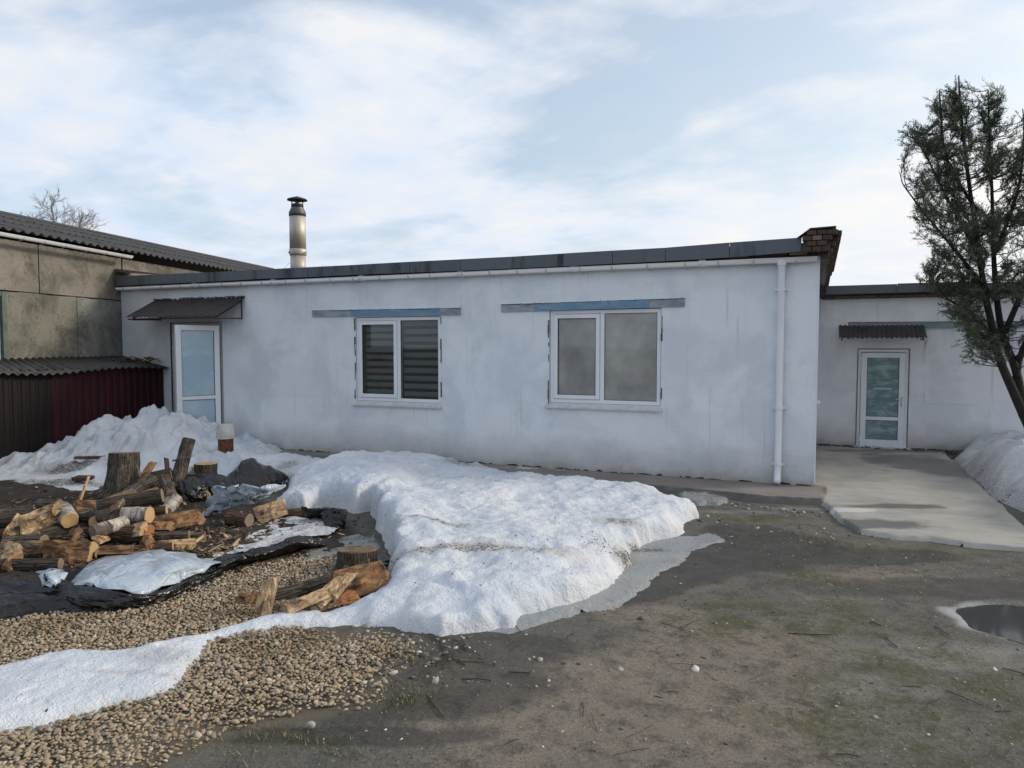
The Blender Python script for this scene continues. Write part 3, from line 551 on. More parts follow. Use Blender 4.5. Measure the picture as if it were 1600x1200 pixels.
k = sd_strip(gx1, gy1); gx1, gy1 = gx1[k], gy1[k]
edge = sdist(gx1, gy1, grav1); r_ = np.random.RandomState(2); k = r_.rand(len(gx1)) < .25 + .75 * sstep(-.05, .3, edge); gx1, gy1, edge = gx1[k], gy1[k], edge[k]
dep = -gx1 * math.sin(YAW) + gy1 * math.cos(YAW); sz = .0118 * (.55 + 1.0 * r_.rand(len(gx1)) ** 1.6)
posn = np.stack([gx1, gy1, .006 + .014 * r_.rand(len(gx1)) + np.interp(edge, [-.1, .3], [-.006, .008]) + .02 * fbm(gx1 * 1.5, gy1 * 1.5, 3)], 1)
nr = dep < 4.6
tag(scatter('gravel', posn[nr], sz[nr], 'pebble', True, .58, .20, 3, 1.0, False), 'beige rounded gravel in the foreground corner', None, None, 'stuff')
tag(scatter('gravel', posn[~nr], sz[~nr] * 1.05, 'pebble', False, .72, .15, 4, 1.0, False), 'beige gravel beside the black sheeting', None, None, 'stuff')
# grit and small white stones over the yard
yard = gpoly([(500, 985), (1000, 940), (1130, 800), (1280, 800), (1340, 845), (1600, 870), (1800, 900), (1800, 1300), (200, 1300), (260, 1200), (600, 1090)])
hx, hy = in_poly(yard, .085, 8, thin=lambda x, y: .45 + .5 * sstep(.05, .4, fbm(x * 1.3, y * 1.3, 3, 6)))
tag(scatter('grit', np.stack([hx, hy, np.array([ground_z(a, b) for a, b in zip(hx, hy)]) + .001], 1), .0035 + .008 * r_.rand(len(hx)) ** 4, 'grit', False, .6, .3, 9), 'loose grit scattered over the yard', None, None, 'stuff')
# stones along the edges: big crumbs near the gravel corner, below the kerb strip
def crumbs(name, regions, mat, seed, lbl, smin, smax, flat=.6, stretch=1.0):
    r = np.random.RandomState(seed); P = []
    for px, py, rx, ry, n in regions:
        c = G(px, py)
        for _ in range(n):
            a, b = r.randn(2); P.append((c.x + a * rx, c.y + b * ry, 0))
    P = np.array(P); P[:, 2] = [ground_z(a, b) for a, b in P[:, :2]]
    return tag(scatter(name, P, smin + (smax - smin) * r.rand(len(P)) ** 2.5, mat, False, flat, .3, seed, stretch, smooth=False), lbl, None, None, 'stuff')
crumbs('rubble', [(560, 1030, .3, .16, 60), (640, 1030, .3, .15, 60), (1160, 790, .5, .06, 60), (1240, 800, .3, .12, 70), (1130, 815, .3, .2, 40), (700, 1000, .4, .1, 50), (1280, 840, .3, .2, 30), (1100, 1000, 1.6, .8, 26)], 'grit', 21, 'pale stone crumbs strewn over the yard', .006, .035)
crumbs('bark_litter', [(60, 820, 1.6, .8, 1700), (200, 850, 1.2, .5, 1700), (100, 880, .8, .35, 600), (300, 830, .7, .4, 600), (350, 860, .6, .3, 500), (440, 830, .6, .25, 400), (250, 780, .9, .5, 500), (480, 880, .4, .2, 120), (480, 900, .5, .3, 150)], 'chip', 22, 'dark bark litter trodden round the firewood', .006, .028, .28, 2.2)
crumbs('bark_litter', [(640, 1020, .5, .2, 160), (860, 1040, 1.5, .7, 90), (1350, 980, 1.2, .8, 90)], 'chip', 23, 'small bark flecks scattered over the open yard', .004, .013, .28, 2.2)
crumbs('wood_splinters', [(60, 830, .9, .4, 160), (190, 850, .8, .35, 200), (280, 850, .5, .3, 120), (340, 870, .4, .15, 60), (230, 785, .7, .35, 90), (480, 915, .3, .15, 40)], 'splinter', 24, 'pale splinters and bark strips strewn through the firewood', .010, .045, .16, 4.0)
# crumbs on the snow
def on_snow(px, py): c = G(px, py, .2); return c
P = []
for cpx, cpy, sx_, sy_, n in ((955, 848, .22, .1, 90), (1015, 862, .25, .06, 90), (720, 750, .4, .15, 60), (520, 770, .6, .3, 60), (230, 680, .9, .5, 160), (700, 880, 1.2, .5, 110), (110, 745, .8, .3, 120), (800, 830, 1.6, .8, 90), (160, 1070, .8, .15, 14)):
    c = G(cpx, cpy, .2 if cpy > 760 or cpx > 400 else .5)
    for _ in range(n): P += [(c.x + r_.randn() * sx_, c.y + r_.randn() * sy_) for _q in range(3)]
P = np.array(P); dm = sdist(P[:, 0], P[:, 1], main_out); dst = sdist(P[:, 0], P[:, 1], strip_out); zt = np.where(dm > 0, snow_h(P[:, 0], P[:, 1], dm), strip_h(P[:, 0], P[:, 1], dst)); k = (dm > .08) | (dst > .06)
tag(scatter('snow_debris', np.stack([P[k, 0], P[k, 1], zt[k] + .002], 1), .002 + .006 * r_.rand(k.sum()) ** 5, 'soil_crumb', False, .5, .3, 12, 1.5, False), 'black crumbs of soil and bark on the snow', None, None, 'stuff')
# twigs lying on the yard and tufts of dry grass
mb = MB(); rr = random.Random(4)
for i in range(90):
    if i < 40: c = G(rr.uniform(560, 1600), rr.uniform(960, 1190))
    elif i < 65: c = G(rr.uniform(560, 760), rr.uniform(1005, 1050))
    else: c = G(rr.uniform(300, 520), rr.uniform(860, 920))
    a = rr.uniform(0, 6.28); l = rr.uniform(.03, .12) * (2 if i % 9 == 0 else 1); z = ground_z(c.x, c.y) + .006; d = Vector((math.cos(a), math.sin(a), 0)); n_ = Vector((-d.y, d.x, 0)) * rr.uniform(-.15, .15) * l
    mb.tube([c + d * -l + Vector((0, 0, z)), c + n_ + Vector((0, 0, z + .004)), c + d * l + Vector((0, 0, z + .003))], rr.uniform(.0015, .004), 4)
tag(mb.build('twigs', 'twig'), 'thin dark twigs scattered on the yard', None, None, 'stuff')
GV = []; GF = []
for (px, py, rx, ry, n) in ((615, 1085, .16, .10, 320), (430, 1145, .5, .05, 380), (330, 1165, .3, .06, 160), (1250, 845, .5, .3, 400), (1290, 915, .18, .3, 200), (650, 1020, .3, .15, 120), (1150, 810, .5, .12, 200), (1420, 865, .7, .12, 160), (1300, 770 + 25, .2, .04, 30)):
    c = G(px, py)
    for _ in range(n):
        x, y = c.x + rr.gauss(0, rx), c.y + rr.gauss(0, ry); z = ground_z(x, y); a = rr.uniform(0, 6.28); h = rr.uniform(.012, .035); t = rr.uniform(.3, 1.3) * h; wd = .0025
        dx, dy = math.cos(a), math.sin(a); k = len(GV); GV += [(x - dy * wd, y + dx * wd, z - .003), (x + dy * wd, y - dx * wd, z - .003), (x + dx * t, y + dy * t, z + h)]; GF.append((k, k + 1, k + 2))
tag(mesh('grass', GV, GF, 'grass_dry'), 'short dry grass and moss tufts at the gravel edge', None, None, 'stuff')

# ================================================================ MAIN WHITE BUILDING
YW = 11.15; TOPZ = 3.43
def wall_mesh(name, x0, x1, z0, z1, holes, Y, mat, parent, depth=.30, cell=.12, amp=.004):
    bx = sorted(set([x0, x1] + [h[i] for h in holes for i in (0, 1)])); bz = sorted(set([z0, z1] + [h[i] for h in holes for i in (2, 3)]))
    def fill(b):
        o = []
        for a, c in zip(b, b[1:]):
            n = max(1, int(round((c - a) / cell))); o += [a + (c - a) * i / n for i in range(n)]
        return o + [b[-1]]
    X, Z = fill(bx), fill(bz); V = []; F = []
    for z in Z:
        for x in X: V.append((x, Y + amp * float(fbm(x * 1.5 + Y, z * 1.5, 3, 7)), z))
    nx = len(X)
    for j in range(len(Z) - 1):
        for i in range(nx - 1):
            mx, mz = (X[i] + X[i + 1]) / 2, (Z[j] + Z[j + 1]) / 2
            if any(h[0] < mx < h[1] and h[2] < mz < h[3] for h in holes): continue
            F.append((j * nx + i, j * nx + i + 1, (j + 1) * nx + i + 1, (j + 1) * nx + i))
    mb = MB().add(V, F)
    for a, b, c, d in holes:
        Yb = Y + depth; y_ = Y - .0
        mb.add([(a, y_, c), (a, Yb, c), (a, Yb, d), (a, y_, d)], [(0, 1, 2, 3)]); mb.add([(b, y_, c), (b, Yb, c), (b, Yb, d), (b, y_, d)], [(3, 2, 1, 0)])
        mb.add([(a, y_, d), (a, Yb, d), (b, Yb, d), (b, y_, d)], [(0, 1, 2, 3)]); mb.add([(a, y_, c), (a, Yb, c), (b, Yb, c), (b, y_, c)], [(3, 2, 1, 0)])
    return mb.build(name, mat, parent)

B = empty('white_building', (-6, YW, 0)); tag(B, 'long low whitewashed building with two windows and a white gutter', 'building')
_oldmesh = mesh
def part(mb, name, mat, parent, smooth=False):
    """builds in world coordinates under a parent that stands elsewhere"""
    o = mb.build(name, mat, None, smooth) if isinstance(mb, MB) else mb
    o.parent = parent; wm = parent_world(parent); o.matrix_parent_inverse = wm.inverted(); return o
def parent_world(p):
    m = Matrix.LocRotScale(p.location, p.rotation_euler, p.scale)
    return (parent_world(p.parent) @ p.matrix_parent_inverse @ m) if p.parent else m
W1 = (-7.84, -6.06, 1.06, 2.62); W2 = (-4.05, -2.22, 1.14, 2.68); D1 = (-12.46, -11.03, 0.02, 2.58)
o = wall_mesh('wall', -13.86, 0.0, -.1, TOPZ, [W1, W2, D1], YW, 'plaster', None); part(o, 'wall', None, B)
# side wall towards the wing and the rest of the shell
o = MB().add([(0, YW + .001, -.1), (0, 24, -.1), (0, 24, TOPZ), (0, YW + .001, TOPZ)], [(0, 1, 2, 3)]).build('side_wall', 'plaster'); part(o, 'side_wall', None, B)
part(MB().box((-13.84, 24, -.1), (-.02, 24.2, TOPZ)), 'rear_wall', 'plaster', B)
part(MB().box((-13.86, YW + .3, -.05), (-.3, 23.9, -.02)), 'floor', 'interior', B)
# roof: a slab with a felt top, its front edge clad in sheet metal pieces
rf = part(MB().box((-13.75, 10.99, 3.475), (.14, 24.3, 3.535)), 'roof', 'felt', B)
fpts = [(180, 432, 447), (262, 428, 443), (335, 425, 440), (400, 421.5, 436), (480, 417.5, 433), (560, 413.5, 429), (640, 409, 426), (720, 405, 423), (800, 401, 419.5), (880, 396, 416), (957, 391.5, 412), (1040, 387, 408), (1140, 379, 402), (1253, 371, 393)]
for i, (a, b) in enumerate(zip(fpts, fpts[1:])):
    t0, t1 = WP(a[0], a[1], 10.95), WP(b[0], b[1], 10.95); b0, b1 = WP(a[0], a[2], 10.95), WP(b[0], b[2], 10.95); j = .004 * (i % 2); g_ = .004
    V = [(t0.x + g_, 10.95 - j, b0.z), (t1.x - g_, 10.95 - j, b1.z), (t1.x - g_, 10.95 - j, t1.z), (t0.x + g_, 10.95 - j, t0.z), (t0.x + g_, 10.985, b0.z), (t1.x - g_, 10.985, b1.z), (t1.x - g_, 10.985, t1.z), (t0.x + g_, 10.985, t0.z)]
    V += [(t0.x + g_, 11.16, t0.z + .012), (t1.x - g_, 11.16, t1.z + .012)]
    part(MB().add(V, [(0, 1, 2, 3), (4, 0, 3, 7), (1, 5, 6, 2), (4, 5, 1, 0), (3, 2, 9, 8)]), 'fascia_sheet', 'fascia' if i not in (4, 5, 6, 8) else 'fascia_spot', rf)
# bricks between fascia and gutter
x = -13.7; i = 0; proto = None
bmesh_brick = None
def brick_data():
    global bmesh_brick
    if bmesh_brick is None:
        o = MB().box((-.5, -.5, -.5), (.5, .5, .5), .05).build('brick', 'brick'); bmesh_brick = [o.data]; m2 = o.data.copy(); m2.materials.clear(); m2.materials.append(MAT['brick_pale']); bmesh_brick.append(m2); bpy.data.objects.remove(o)
    return bmesh_brick
def brick(c, s, parent, pale=0, rot=0):
    o = bpy.data.objects.new('brick', brick_data()[pale]); col.objects.link(o); o.location = c; o.scale = s; o.rotation_euler = (rr.uniform(-.02, .02), rr.uniform(-.02, .02), rot + rr.uniform(-.03, .03)); o.parent = parent; o.matrix_parent_inverse = parent_world(parent).inverted(); return o
part(MB().box((-13.8, 11.10, 3.36), (-.02, 11.148, 3.472)), 'mortar_bed', 'mortar', B)
while x < -.2:
    L_ = .25; brick((x + L_ / 2, 11.075 - (.03 if i % 3 == 0 else 0), 3.41), (L_ - .012, .11, .068), B, 1 if i % 3 == 0 else 0); x += L_ + (.01 if i % 3 else .012); i += 1
# corner parapet: corbelled bricks stepping out over the side wall
part(MB().box((-.22, 10.93, 3.40), (.12, 11.2, 3.66)), 'parapet_core', 'mortar', B)
for row in range(4):
    z = 3.43 + row * .074; out = .02 + .045 * row; xx = -.235 + (.06 if row % 2 else 0)
    while xx < out + .02:
        l = min(.13, out + .06 - xx + .05); brick((xx + l / 2, 10.905, z), (l - .01, .12, .064), B, 1 if rr.random() < .04 else 0); xx += l
part(MB().add([(-.13, 10.84, 3.695), (.195, 10.84, 3.705), (.195, 11.2, 3.705), (-.13, 11.2, 3.695), (-.13, 10.84, 3.715), (.195, 10.84, 3.725), (.195, 11.2, 3.725), (-.13, 11.2, 3.715), (-.30, 10.90, 3.60), (-.30, 11.2, 3.60)], [(3, 2, 1, 0), (4, 5, 6, 7), (0, 1, 5, 4), (1, 2, 6, 5), (2, 3, 7, 6), (0, 4, 8), (4, 7, 9, 8)]), 'parapet_cap', 'black_metal', B)
part(MB().box((-.05, 11.2, 3.32), (.10, 24, 3.70)), 'cornice_core', 'mortar', B)
for row in range(5):
    z = 3.36 + row * .074; out = .04 + .038 * row; y = 11.0 + (.06 if row % 2 else 0)
    while y < 16.5:
        brick((out + .02, y + .125, z), (.12, .24, .064), B, 1 if rr.random() < .08 else 0); y += .252
part(MB().box((-.12, 11.2, 3.702), (.235, 24, 3.722)), 'cornice_cap', 'black_metal', B)

# gutter with clips and a downpipe
def gutter(name, p0, p1, r, parent, mat='pvc', nb=0, blen=0):
    p0, p1 = Vector(p0), Vector(p1); d = (p1 - p0).normalized(); side = d.cross(Vector((0, 0, 1))).normalized(); N = 10; V = []; F = []
    for q, rad in ((p0, r), (p1, r), (p1, r - .004), (p0, r - .004)):
        for j in range(N + 1):
            a = math.pi * (1 + j / N); V.append(q + side * math.cos(a) * rad + Vector((0, 0, 1)) * math.sin(a) * rad)
    for k0, k1 in ((0, 1), (2, 3)):
        for j in range(N): F.append((k0 * (N + 1) + j, k0 * (N + 1) + j + 1, k1 * (N + 1) + j + 1, k1 * (N + 1) + j))
    F.append(tuple(range(N + 1))); F.append(tuple((N + 1) + j for j in range(N + 1)))
    mb = MB().add(V, F)
    for s_ in (-1, 1): mb.tube([p0 + side * s_ * r, p1 + side * s_ * r], .007, 6)
    g = part(mb, name, mat, parent, True)
    g.data.shade_smooth() if hasattr(g.data, 'shade_smooth') else None
    for i in range(nb):
        c = p0 + (p1 - p0) * ((i + .4 + .2 * rr.random()) / nb); b = MB(); pts = [c + side * math.cos(math.pi * (1 + j / 8)) * (r + .006) + Vector((0, 0, 1)) * math.sin(math.pi * (1 + j / 8)) * (r + .006) for j in range(9)]
        for a_, b_ in zip(pts, pts[1:]): b.add([a_ - d * .012, a_ + d * .012, b_ + d * .012, b_ - d * .012, a_ * 1 - d * .012 + (c - a_) * .08, a_ + d * .012 + (c - a_) * .08, b_ + d * .012 + (c - b_) * .08, b_ - d * .012 + (c - b_) * .08], [(0, 1, 2, 3), (7, 6, 5, 4), (0, 3, 7, 4), (1, 5, 6, 2)])
        wallside = -side if side.y < 0 or abs(side.x) > .5 and side.x > 0 else side
        b.tube([c - Vector((0, 0, r)), c - Vector((0, 0, r + .03)) + wallside * (r + .06)], .006, 5)
        part(b, 'bracket', 'pvc_dirty', g)
    return g
gl0 = WP(180, 450, 10.98); gl1 = WP(1270, 407, 10.98)
gt = gutter('gutter', (gl0.x, 11.04, 3.335), (-.03, 11.04, 3.335), .062, B, nb=26)
for k_ in range(1, 7): part(MB().tube([(-13.6 + k_ * 2.0 - .05, 11.04, 3.325), (-13.6 + k_ * 2.0 + .05, 11.04, 3.325)], .060, 12), 'union_joint', 'pvc', gt, True)
dpx = WP(1220, 500, 11.08).x
dp_ = part(MB().tube([(dpx, 11.04, 3.29), (dpx, 11.06, 3.20), (dpx - .002, 11.085, 3.08), (dpx - .003, 11.085, .30), (dpx - .004, 11.05, .17), (dpx - .004, 10.99, .13)], .050, 14), 'downpipe', 'pvc', B, True)
for z in (2.9, 1.2, .38):
    part(MB().tube([(dpx - .002, 11.085, z - .02), (dpx - .002, 11.085, z + .02)], .057, 14).box((dpx - .09, 11.10, z - .012), (dpx + .09, 11.145, z + .012)), 'pipe_clip', 'pvc', dp_)
part(MB().tube([(dpx, 11.045, 3.24), (dpx, 11.04, 3.31)], [.062, .07], 14), 'gutter_outlet', 'pvc', dp_)

# windows
def framebox(mb, x0, x1, z0, z1, wd, y0, y1, bev=.004):
    mb.box((x0, y0, z0), (x0 + wd, y1, z1), bev); mb.box((x1 - wd, y0, z0), (x1, y1, z1), bev); mb.box((x0 + wd, y0, z0), (x1 - wd, y1, z0 + wd), bev); mb.box((x0 + wd, y0, z1 - wd), (x1 - wd, y1, z1), bev)
def window(rect, mull, kind, label=None):
    a, b, c, d = rect; y = YW + .03
    wn_ = part(MB(), 'window', 'pvc', B) if False else None
    mb = MB(); framebox(mb, a + .01, b - .01, c + .03, d - .01, .06, y, y + .07); mb.box((mull - .035, y, c + .09), (mull + .035, y + .07, d - .07), .004)
    W_ = part(mb, 'window', 'pvc', B)
    if label: W_['label'] = label
    s = MB(); framebox(s, a + .075, mull - .038, c + .095, d - .075, .065, y - .018, y + .05); part(s, 'sash', 'pvc', W_)
    gm = 'glass' if kind == 'blind' else 'glass_refl_tone'
    rects = [(a + .14, mull - .103, c + .16, d - .14), (mull + .035, b - .07, c + .09, d - .07)]
    for k_, (p, q, r0, r1) in enumerate(rects):
        part(MB().box((p, y + .018, r0), (q, y + .024, r1)), 'pane', gm, W_)
        g = MB(); framebox(g, p - .002, q + .002, r0 - .002, r1 + .002, .008, y + .006 - (.018 if k_ == 0 else 0), y + .0175, 0); part(g, 'gasket', 'seal', W_)
        if kind == 'blind':
            n = 10; st_ = (r1 - r0) / n
            for i_ in range(n + 1):
                zc = r1 - (i_ + (.10 if k_ else .35)) * st_ ; z1_ = min(r1, zc); z0_ = max(r0, zc - st_ * .60)
                if z1_ - z0_ > .02: part(MB().add([(p + .01, y + .10, z0_), (q - .004, y + .10, z0_ + rr.uniform(-.003, .003)), (q - .004, y + .096, z1_), (p + .01, y + .096, z1_ + rr.uniform(-.003, .003)), (p + .01, y + .102, z0_), (q - .004, y + .102, z0_), (q - .004, y + .098, z1_), (p + .01, y + .098, z1_)], [(0, 1, 2, 3), (7, 6, 5, 4), (0, 3, 7, 4), (1, 5, 6, 2), (3, 2, 6, 7), (0, 4, 5, 1)]), 'blind_slat', 'blind', W_)
    part(MB().add([(a - .06, YW - .055, c - .035), (b + .02, YW - .055, c - .035), (b + .02, YW + .03, c + .028), (a - .06, YW + .03, c + .028), (a - .06, YW - .055, c - .06), (b + .02, YW - .055, c - .06), (b + .02, YW + .03, c - .04), (a - .06, YW + .03, c - .04)], [(0, 1, 2, 3), (4, 5, 1, 0), (7, 6, 5, 4), (0, 3, 7, 4), (1, 5, 6, 2)]), 'sill', 'pvc_dirty', W_)
    # room behind
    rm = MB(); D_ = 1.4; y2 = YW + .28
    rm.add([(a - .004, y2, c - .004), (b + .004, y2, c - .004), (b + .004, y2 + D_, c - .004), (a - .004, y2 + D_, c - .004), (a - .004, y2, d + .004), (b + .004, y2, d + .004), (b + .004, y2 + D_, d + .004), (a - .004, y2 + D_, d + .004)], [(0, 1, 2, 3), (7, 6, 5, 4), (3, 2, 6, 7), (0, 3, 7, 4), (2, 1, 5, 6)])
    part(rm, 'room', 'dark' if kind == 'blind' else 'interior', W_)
    # worn edges: foam and flaked filler round the frame
    e = MB(); prev = None
    for side_ in (0, 1):
        x_ = a - .012 if side_ == 0 else b + .006; z = c
        while z < d - .05:
            l = rr.uniform(.06, .2)
            if rr.random() < (.75 if side_ == 0 else .45): e.box((x_ - rr.uniform(.0, .016), YW - .006, z), (x_ + rr.uniform(.008, .016), YW + .012, min(z + l, d - .02)))
            z += l + .004
    part(e, 'flaked_edge', 'mortar', W_)['kind'] = 'stuff'
    return W_
window(W1, WP(622, 560, YW).x, 'blind', 'window with dark striped blinds')
w2 = window(W2, WP(940, 560, YW).x, 'clear', 'window with grey panes, reflections painted in')
# curtain of pale film sagging inside the second window, with bits of wood leaning against it
cv = []; cf = []; nx_, nz_ = 24, 14
for j in range(nz_):
    for i in range(nx_):
        u, v = i / (nx_ - 1), j / (nz_ - 1); cv.append((W2[0] + .08 + u * (W2[1] - W2[0] - .16), YW + .12 + .03 * math.sin(u * 9) * (1 - v) + .05 * float(fbm(u * 4, v * 3, 3)), W2[2] + .03 + v * (1.40 - .16 * abs(math.sin(u * math.pi * 2)))))
for j in range(nz_ - 1):
    for i in range(nx_ - 1): cf.append((j * nx_ + i, j * nx_ + i + 1, (j + 1) * nx_ + i + 1, (j + 1) * nx_ + i))
part(mesh('curtain', cv, cf, 'blind_beige', smooth=True), '', None, w2)
for a_, b_ in (((950, 618), (975, 605)), ((950, 603), (965, 611)), ((872, 600), (885, 595))):
    p, q = WP(*a_, YW + .12), WP(*b_, YW + .065); part(MB().tube([p, q], .012, 5), 'wood_scrap', 'split_pale', w2)
# painted lintel beams
def lintel(p0, p1, h, mat, ends, parent, Y, n=3):
    a = WP(*p0, Y); b = WP(*p1, Y); o = None
    cuts = [0, ends[0], 1 - ends[1], 1]
    for i in range(3):
        t0, t1 = cuts[i], cuts[i + 1]
        if t1 - t0 < .01: continue
        x0, x1 = a.x + (b.x - a.x) * t0, a.x + (b.x - a.x) * t1; z0, z1 = a.z + (b.z - a.z) * t0, a.z + (b.z - a.z) * t1; pr = .035 if i == 1 else .028
        mb = MB().add([(x0 + .001, Y - pr, z0 - h), (x1 - .001, Y - pr, z1 - h), (x1 - .001, Y - pr, z1), (x0 + .001, Y - pr, z0), (x0 + .001, Y + .02, z0 - h), (x1 - .001, Y + .02, z1 - h), (x1 - .001, Y + .02, z1), (x0 + .001, Y + .02, z0)], [(0, 1, 2, 3), (7, 6, 5, 4), (3, 2, 6, 7), (0, 4, 5, 1), (0, 3, 7, 4), (1, 5, 6, 2)])
        if o is None: o = part(mb, 'lintel', mat if i == 1 else 'lintel_end', parent)
        else: part(mb, 'lintel_section', mat if i == 1 else 'lintel_end', o)
    # broken plaster ledge above
    e = MB(); x = a.x
    while x < b.x:
        l = rr.uniform(.05, .3); zz_ = a.z + (b.z - a.z) * (x - a.x) / (b.x - a.x); e.box((x, Y - rr.uniform(.036, .055), zz_ + .002), (min(x + l, b.x), Y + .01, zz_ + rr.uniform(.012, .03))); x += l + rr.uniform(0, .03)
    part(e, 'plaster_edge', 'plaster', o); d_ = MB(); x = a.x
    while x < b.x:
        l = rr.uniform(.1, .5); zz_ = a.z + (b.z - a.z) * (x - a.x) / (b.x - a.x)
        if rr.random() < .7: d_.box((x, Y - .0365, zz_ - rr.uniform(.004, .010)), (min(x + l, b.x), Y - .028, zz_ + .001))
        x += l + rr.uniform(0, .1)
    part(d_, 'crack', 'dark', o)['kind'] = 'stuff'
lintel((489, 485.5), (720, 481.5), .115, 'lintel', (.28, .13), B, YW)
lintel((784, 476), (1070, 466), .125, 'lintel', (.2, .18), B, YW)
# broken render along the foot of the wall
e = MB(); x = -10.0
while x < -.02:
    l = rr.uniform(.03, .25)
    if rr.random() < .85: e.add([(x, YW - .012, .06), (min(x + l, -.02), YW - .012, .06), (min(x + l, -.02), YW - .01, .085 + rr.uniform(0, .02)), (x + l * rr.uniform(.2, .8), YW - .012, .09 + rr.uniform(0, .03)), (x, YW - .01, .085 + rr.uniform(0, .02))], [(0, 1, 2, 3, 4)])
    x += l + rr.uniform(0, .08)
part(e, 'broken_foot', 'dark', B)['kind'] = 'stuff'
part(MB().box((-.012, YW - .008, .12), (.004, YW + .01, 3.36)), 'lit_corner_line', 'pvc', B)  # thin white strip paints the sunlit line along the wall corner
part(MB().box((.002, 11.4, 1.25), (.05, 11.46, 1.30)), 'tap_stub', 'pvc_dirty', B)

# left entrance: frame, narrow fixed leaf, open leaf
Dx0, Dx1, Dz0, Dz1 = D1
fr = MB(); framebox(fr, Dx0 + .03, Dx1 - .02, Dz0, Dz1 - .02, .06, YW + .02, YW + .10); DF = part(fr, 'door_frame', 'pvc_dirty', B)
part(MB().box((Dx0 + .001, YW + .015, Dz0), (Dx0 + .029, YW + .09, Dz1 - .005)).box((Dx1 - .019, YW + .015, Dz0), (Dx1 - .001, YW + .09, Dz1 - .005)), 'foam_gap', 'dark', DF)
lf = MB(); framebox(lf, Dx0 + .10, Dx0 + .50, Dz0 + .07, Dz1 - .09, .09, YW + .0, YW + .07); part(lf, 'fixed_leaf', 'pvc', DF)
part(MB().box((Dx0 + .19, YW + .03, Dz0 + .16), (Dx0 + .41, YW + .036, Dz1 - .18)), 'pane', 'film_sky_blue', DF)
part(MB().add([(Dx0 + .5, YW + 1.5, -.02), (Dx1, YW + 1.5, -.02), (Dx1, YW + 1.5, 2.6), (Dx0 + .5, YW + 1.5, 2.6)], [(0, 1, 2, 3)]), 'hall', 'interior', DF)
def door_leaf(loc, rz, wd, h, parent, pane, hinge_right=True, rail=.40, kick=.1):
    """local x runs from hinge towards the lock; the outer face looks along local -y"""
    root = bpy.data.objects.new('door', None); mb = MB(); fw = .105
    mb.box((0, -.035, 0), (fw, .035, h), .005).box((wd - fw, -.035, 0), (wd, .035, h), .005).box((fw, -.035, 0), (wd - fw, .035, kick), .005).box((fw, -.035, h - fw), (wd - fw, .035, h), .005).box((fw, -.035, h * rail - .035), (wd - fw, .035, h * rail + .035), .005)
    o = mb.build('door', 'pvc'); bpy.data.objects.remove(root); o.location = loc; o.rotation_euler.z = rz; o.parent = parent; o.matrix_parent_inverse = parent_world(parent).inverted()
    for z0, z1 in ((kick, h * rail - .035), (h * rail + .035, h - fw)):
        MB().box((fw, -.012, z0), (wd - fw, .006, z1)).build('pane', pane, o); g = MB(); framebox(g, fw - .001, wd - fw + .001, z0 - .001, z1 + .001, .008, -.020, -.0125, 0); g.build('gasket', 'seal', o)
        g = MB(); framebox(g, fw - .001, wd - fw + .001, z0 - .001, z1 + .001, .008, .0065, .020, 0); g.build('gasket', 'seal', o)
    hx_ = wd - fw * .5; sgn = -1
    MB().box((hx_ - .016, -.043, h * .43), (hx_ + .016, -.0355, h * .43 + .2), .003).tube([(hx_, -.043, h * .43 + .15), (hx_, -.08, h * .43 + .15)], .010, 8).tube([(hx_, -.078, h * .43 + .15), (hx_ - .11, -.078, h * .43 + .148)], .010, 8).build('handle', 'pvc_dirty', o)
    MB().tube([(hx_, -.036, h * .43 + .05), (hx_, -.047, h * .43 + .05)], .012, 8).build('lock', 'steel', o)
    for z in (h * .07, h * .80, h * .93): MB().tube([(-.012, -.042, z - .05), (-.012, -.042, z + .05)], .013, 8).box((-.012, -.045, z - .03), (.045, -.0355, z + .03)).build('hinge', 'pvc', o)
    return o
# hinged on its right jamb, swung out about sixty degrees (local x mirrored through scale is avoided: the leaf is built hinge-first)
lv = Vector((-.33, -.72)).normalized(); ang = math.atan2(lv.y, lv.x)
dl = door_leaf((Dx1 - .05, YW - .04, Dz0 + .10), ang, .84, 2.38, DF, 'film_sky_blue')
dl['label'] = 'open white door leaf with pale blue panes'
for v in (MAT['film_sky_blue'],): pass
for z in (2.05, 2.3): part(MB().tube([(Dx0 + .085, YW - .005, z - .05), (Dx0 + .085, YW - .005, z + .05)], .014, 8), 'hinge', 'pvc', DF)

def corrug(n_u, n_v, f, name, mat, parent, thick=.0, smooth=False):
    V = []; F = []
    for j in range(n_v):
        for i in range(n_u): V.append(f(i / (n_u - 1), j / (n_v - 1)))
    for j in range(n_v - 1):
        for i in range(n_u - 1): k = j * n_u + i; F.append((k, k + 1, k + n_u + 1, k + n_u))
    o = mesh(name, V, F, mat, None, smooth)
    if thick: s_ = o.modifiers.new('t', 'SOLIDIFY'); s_.thickness = thick
    if parent: part(o, name, None, parent)
    return o
def trap(s, p, h): t = (s / p) % 1; return h * (np.clip((t - .1) / .12, 0, 1) - np.clip((t - .5) / .12, 0, 1))
def canopy(x0, x1, yw, z1, z0, proj, pitch, parent, n):
    f = lambda u, v: (x0 + (x1 - x0) * u, yw - .01 - proj * v, z1 + (z0 - z1) * v + float(trap((x1 - x0) * u, pitch, .02)) + .006 * math.sin(u * 40) * v)
    c = corrug(n, 3, f, 'door_canopy', 'brown_sheet', parent, .004)
    return c
cn = canopy(-12.84, -10.42, YW, 3.04, 2.66, .72, .11, B, 260)
br_ = MB()
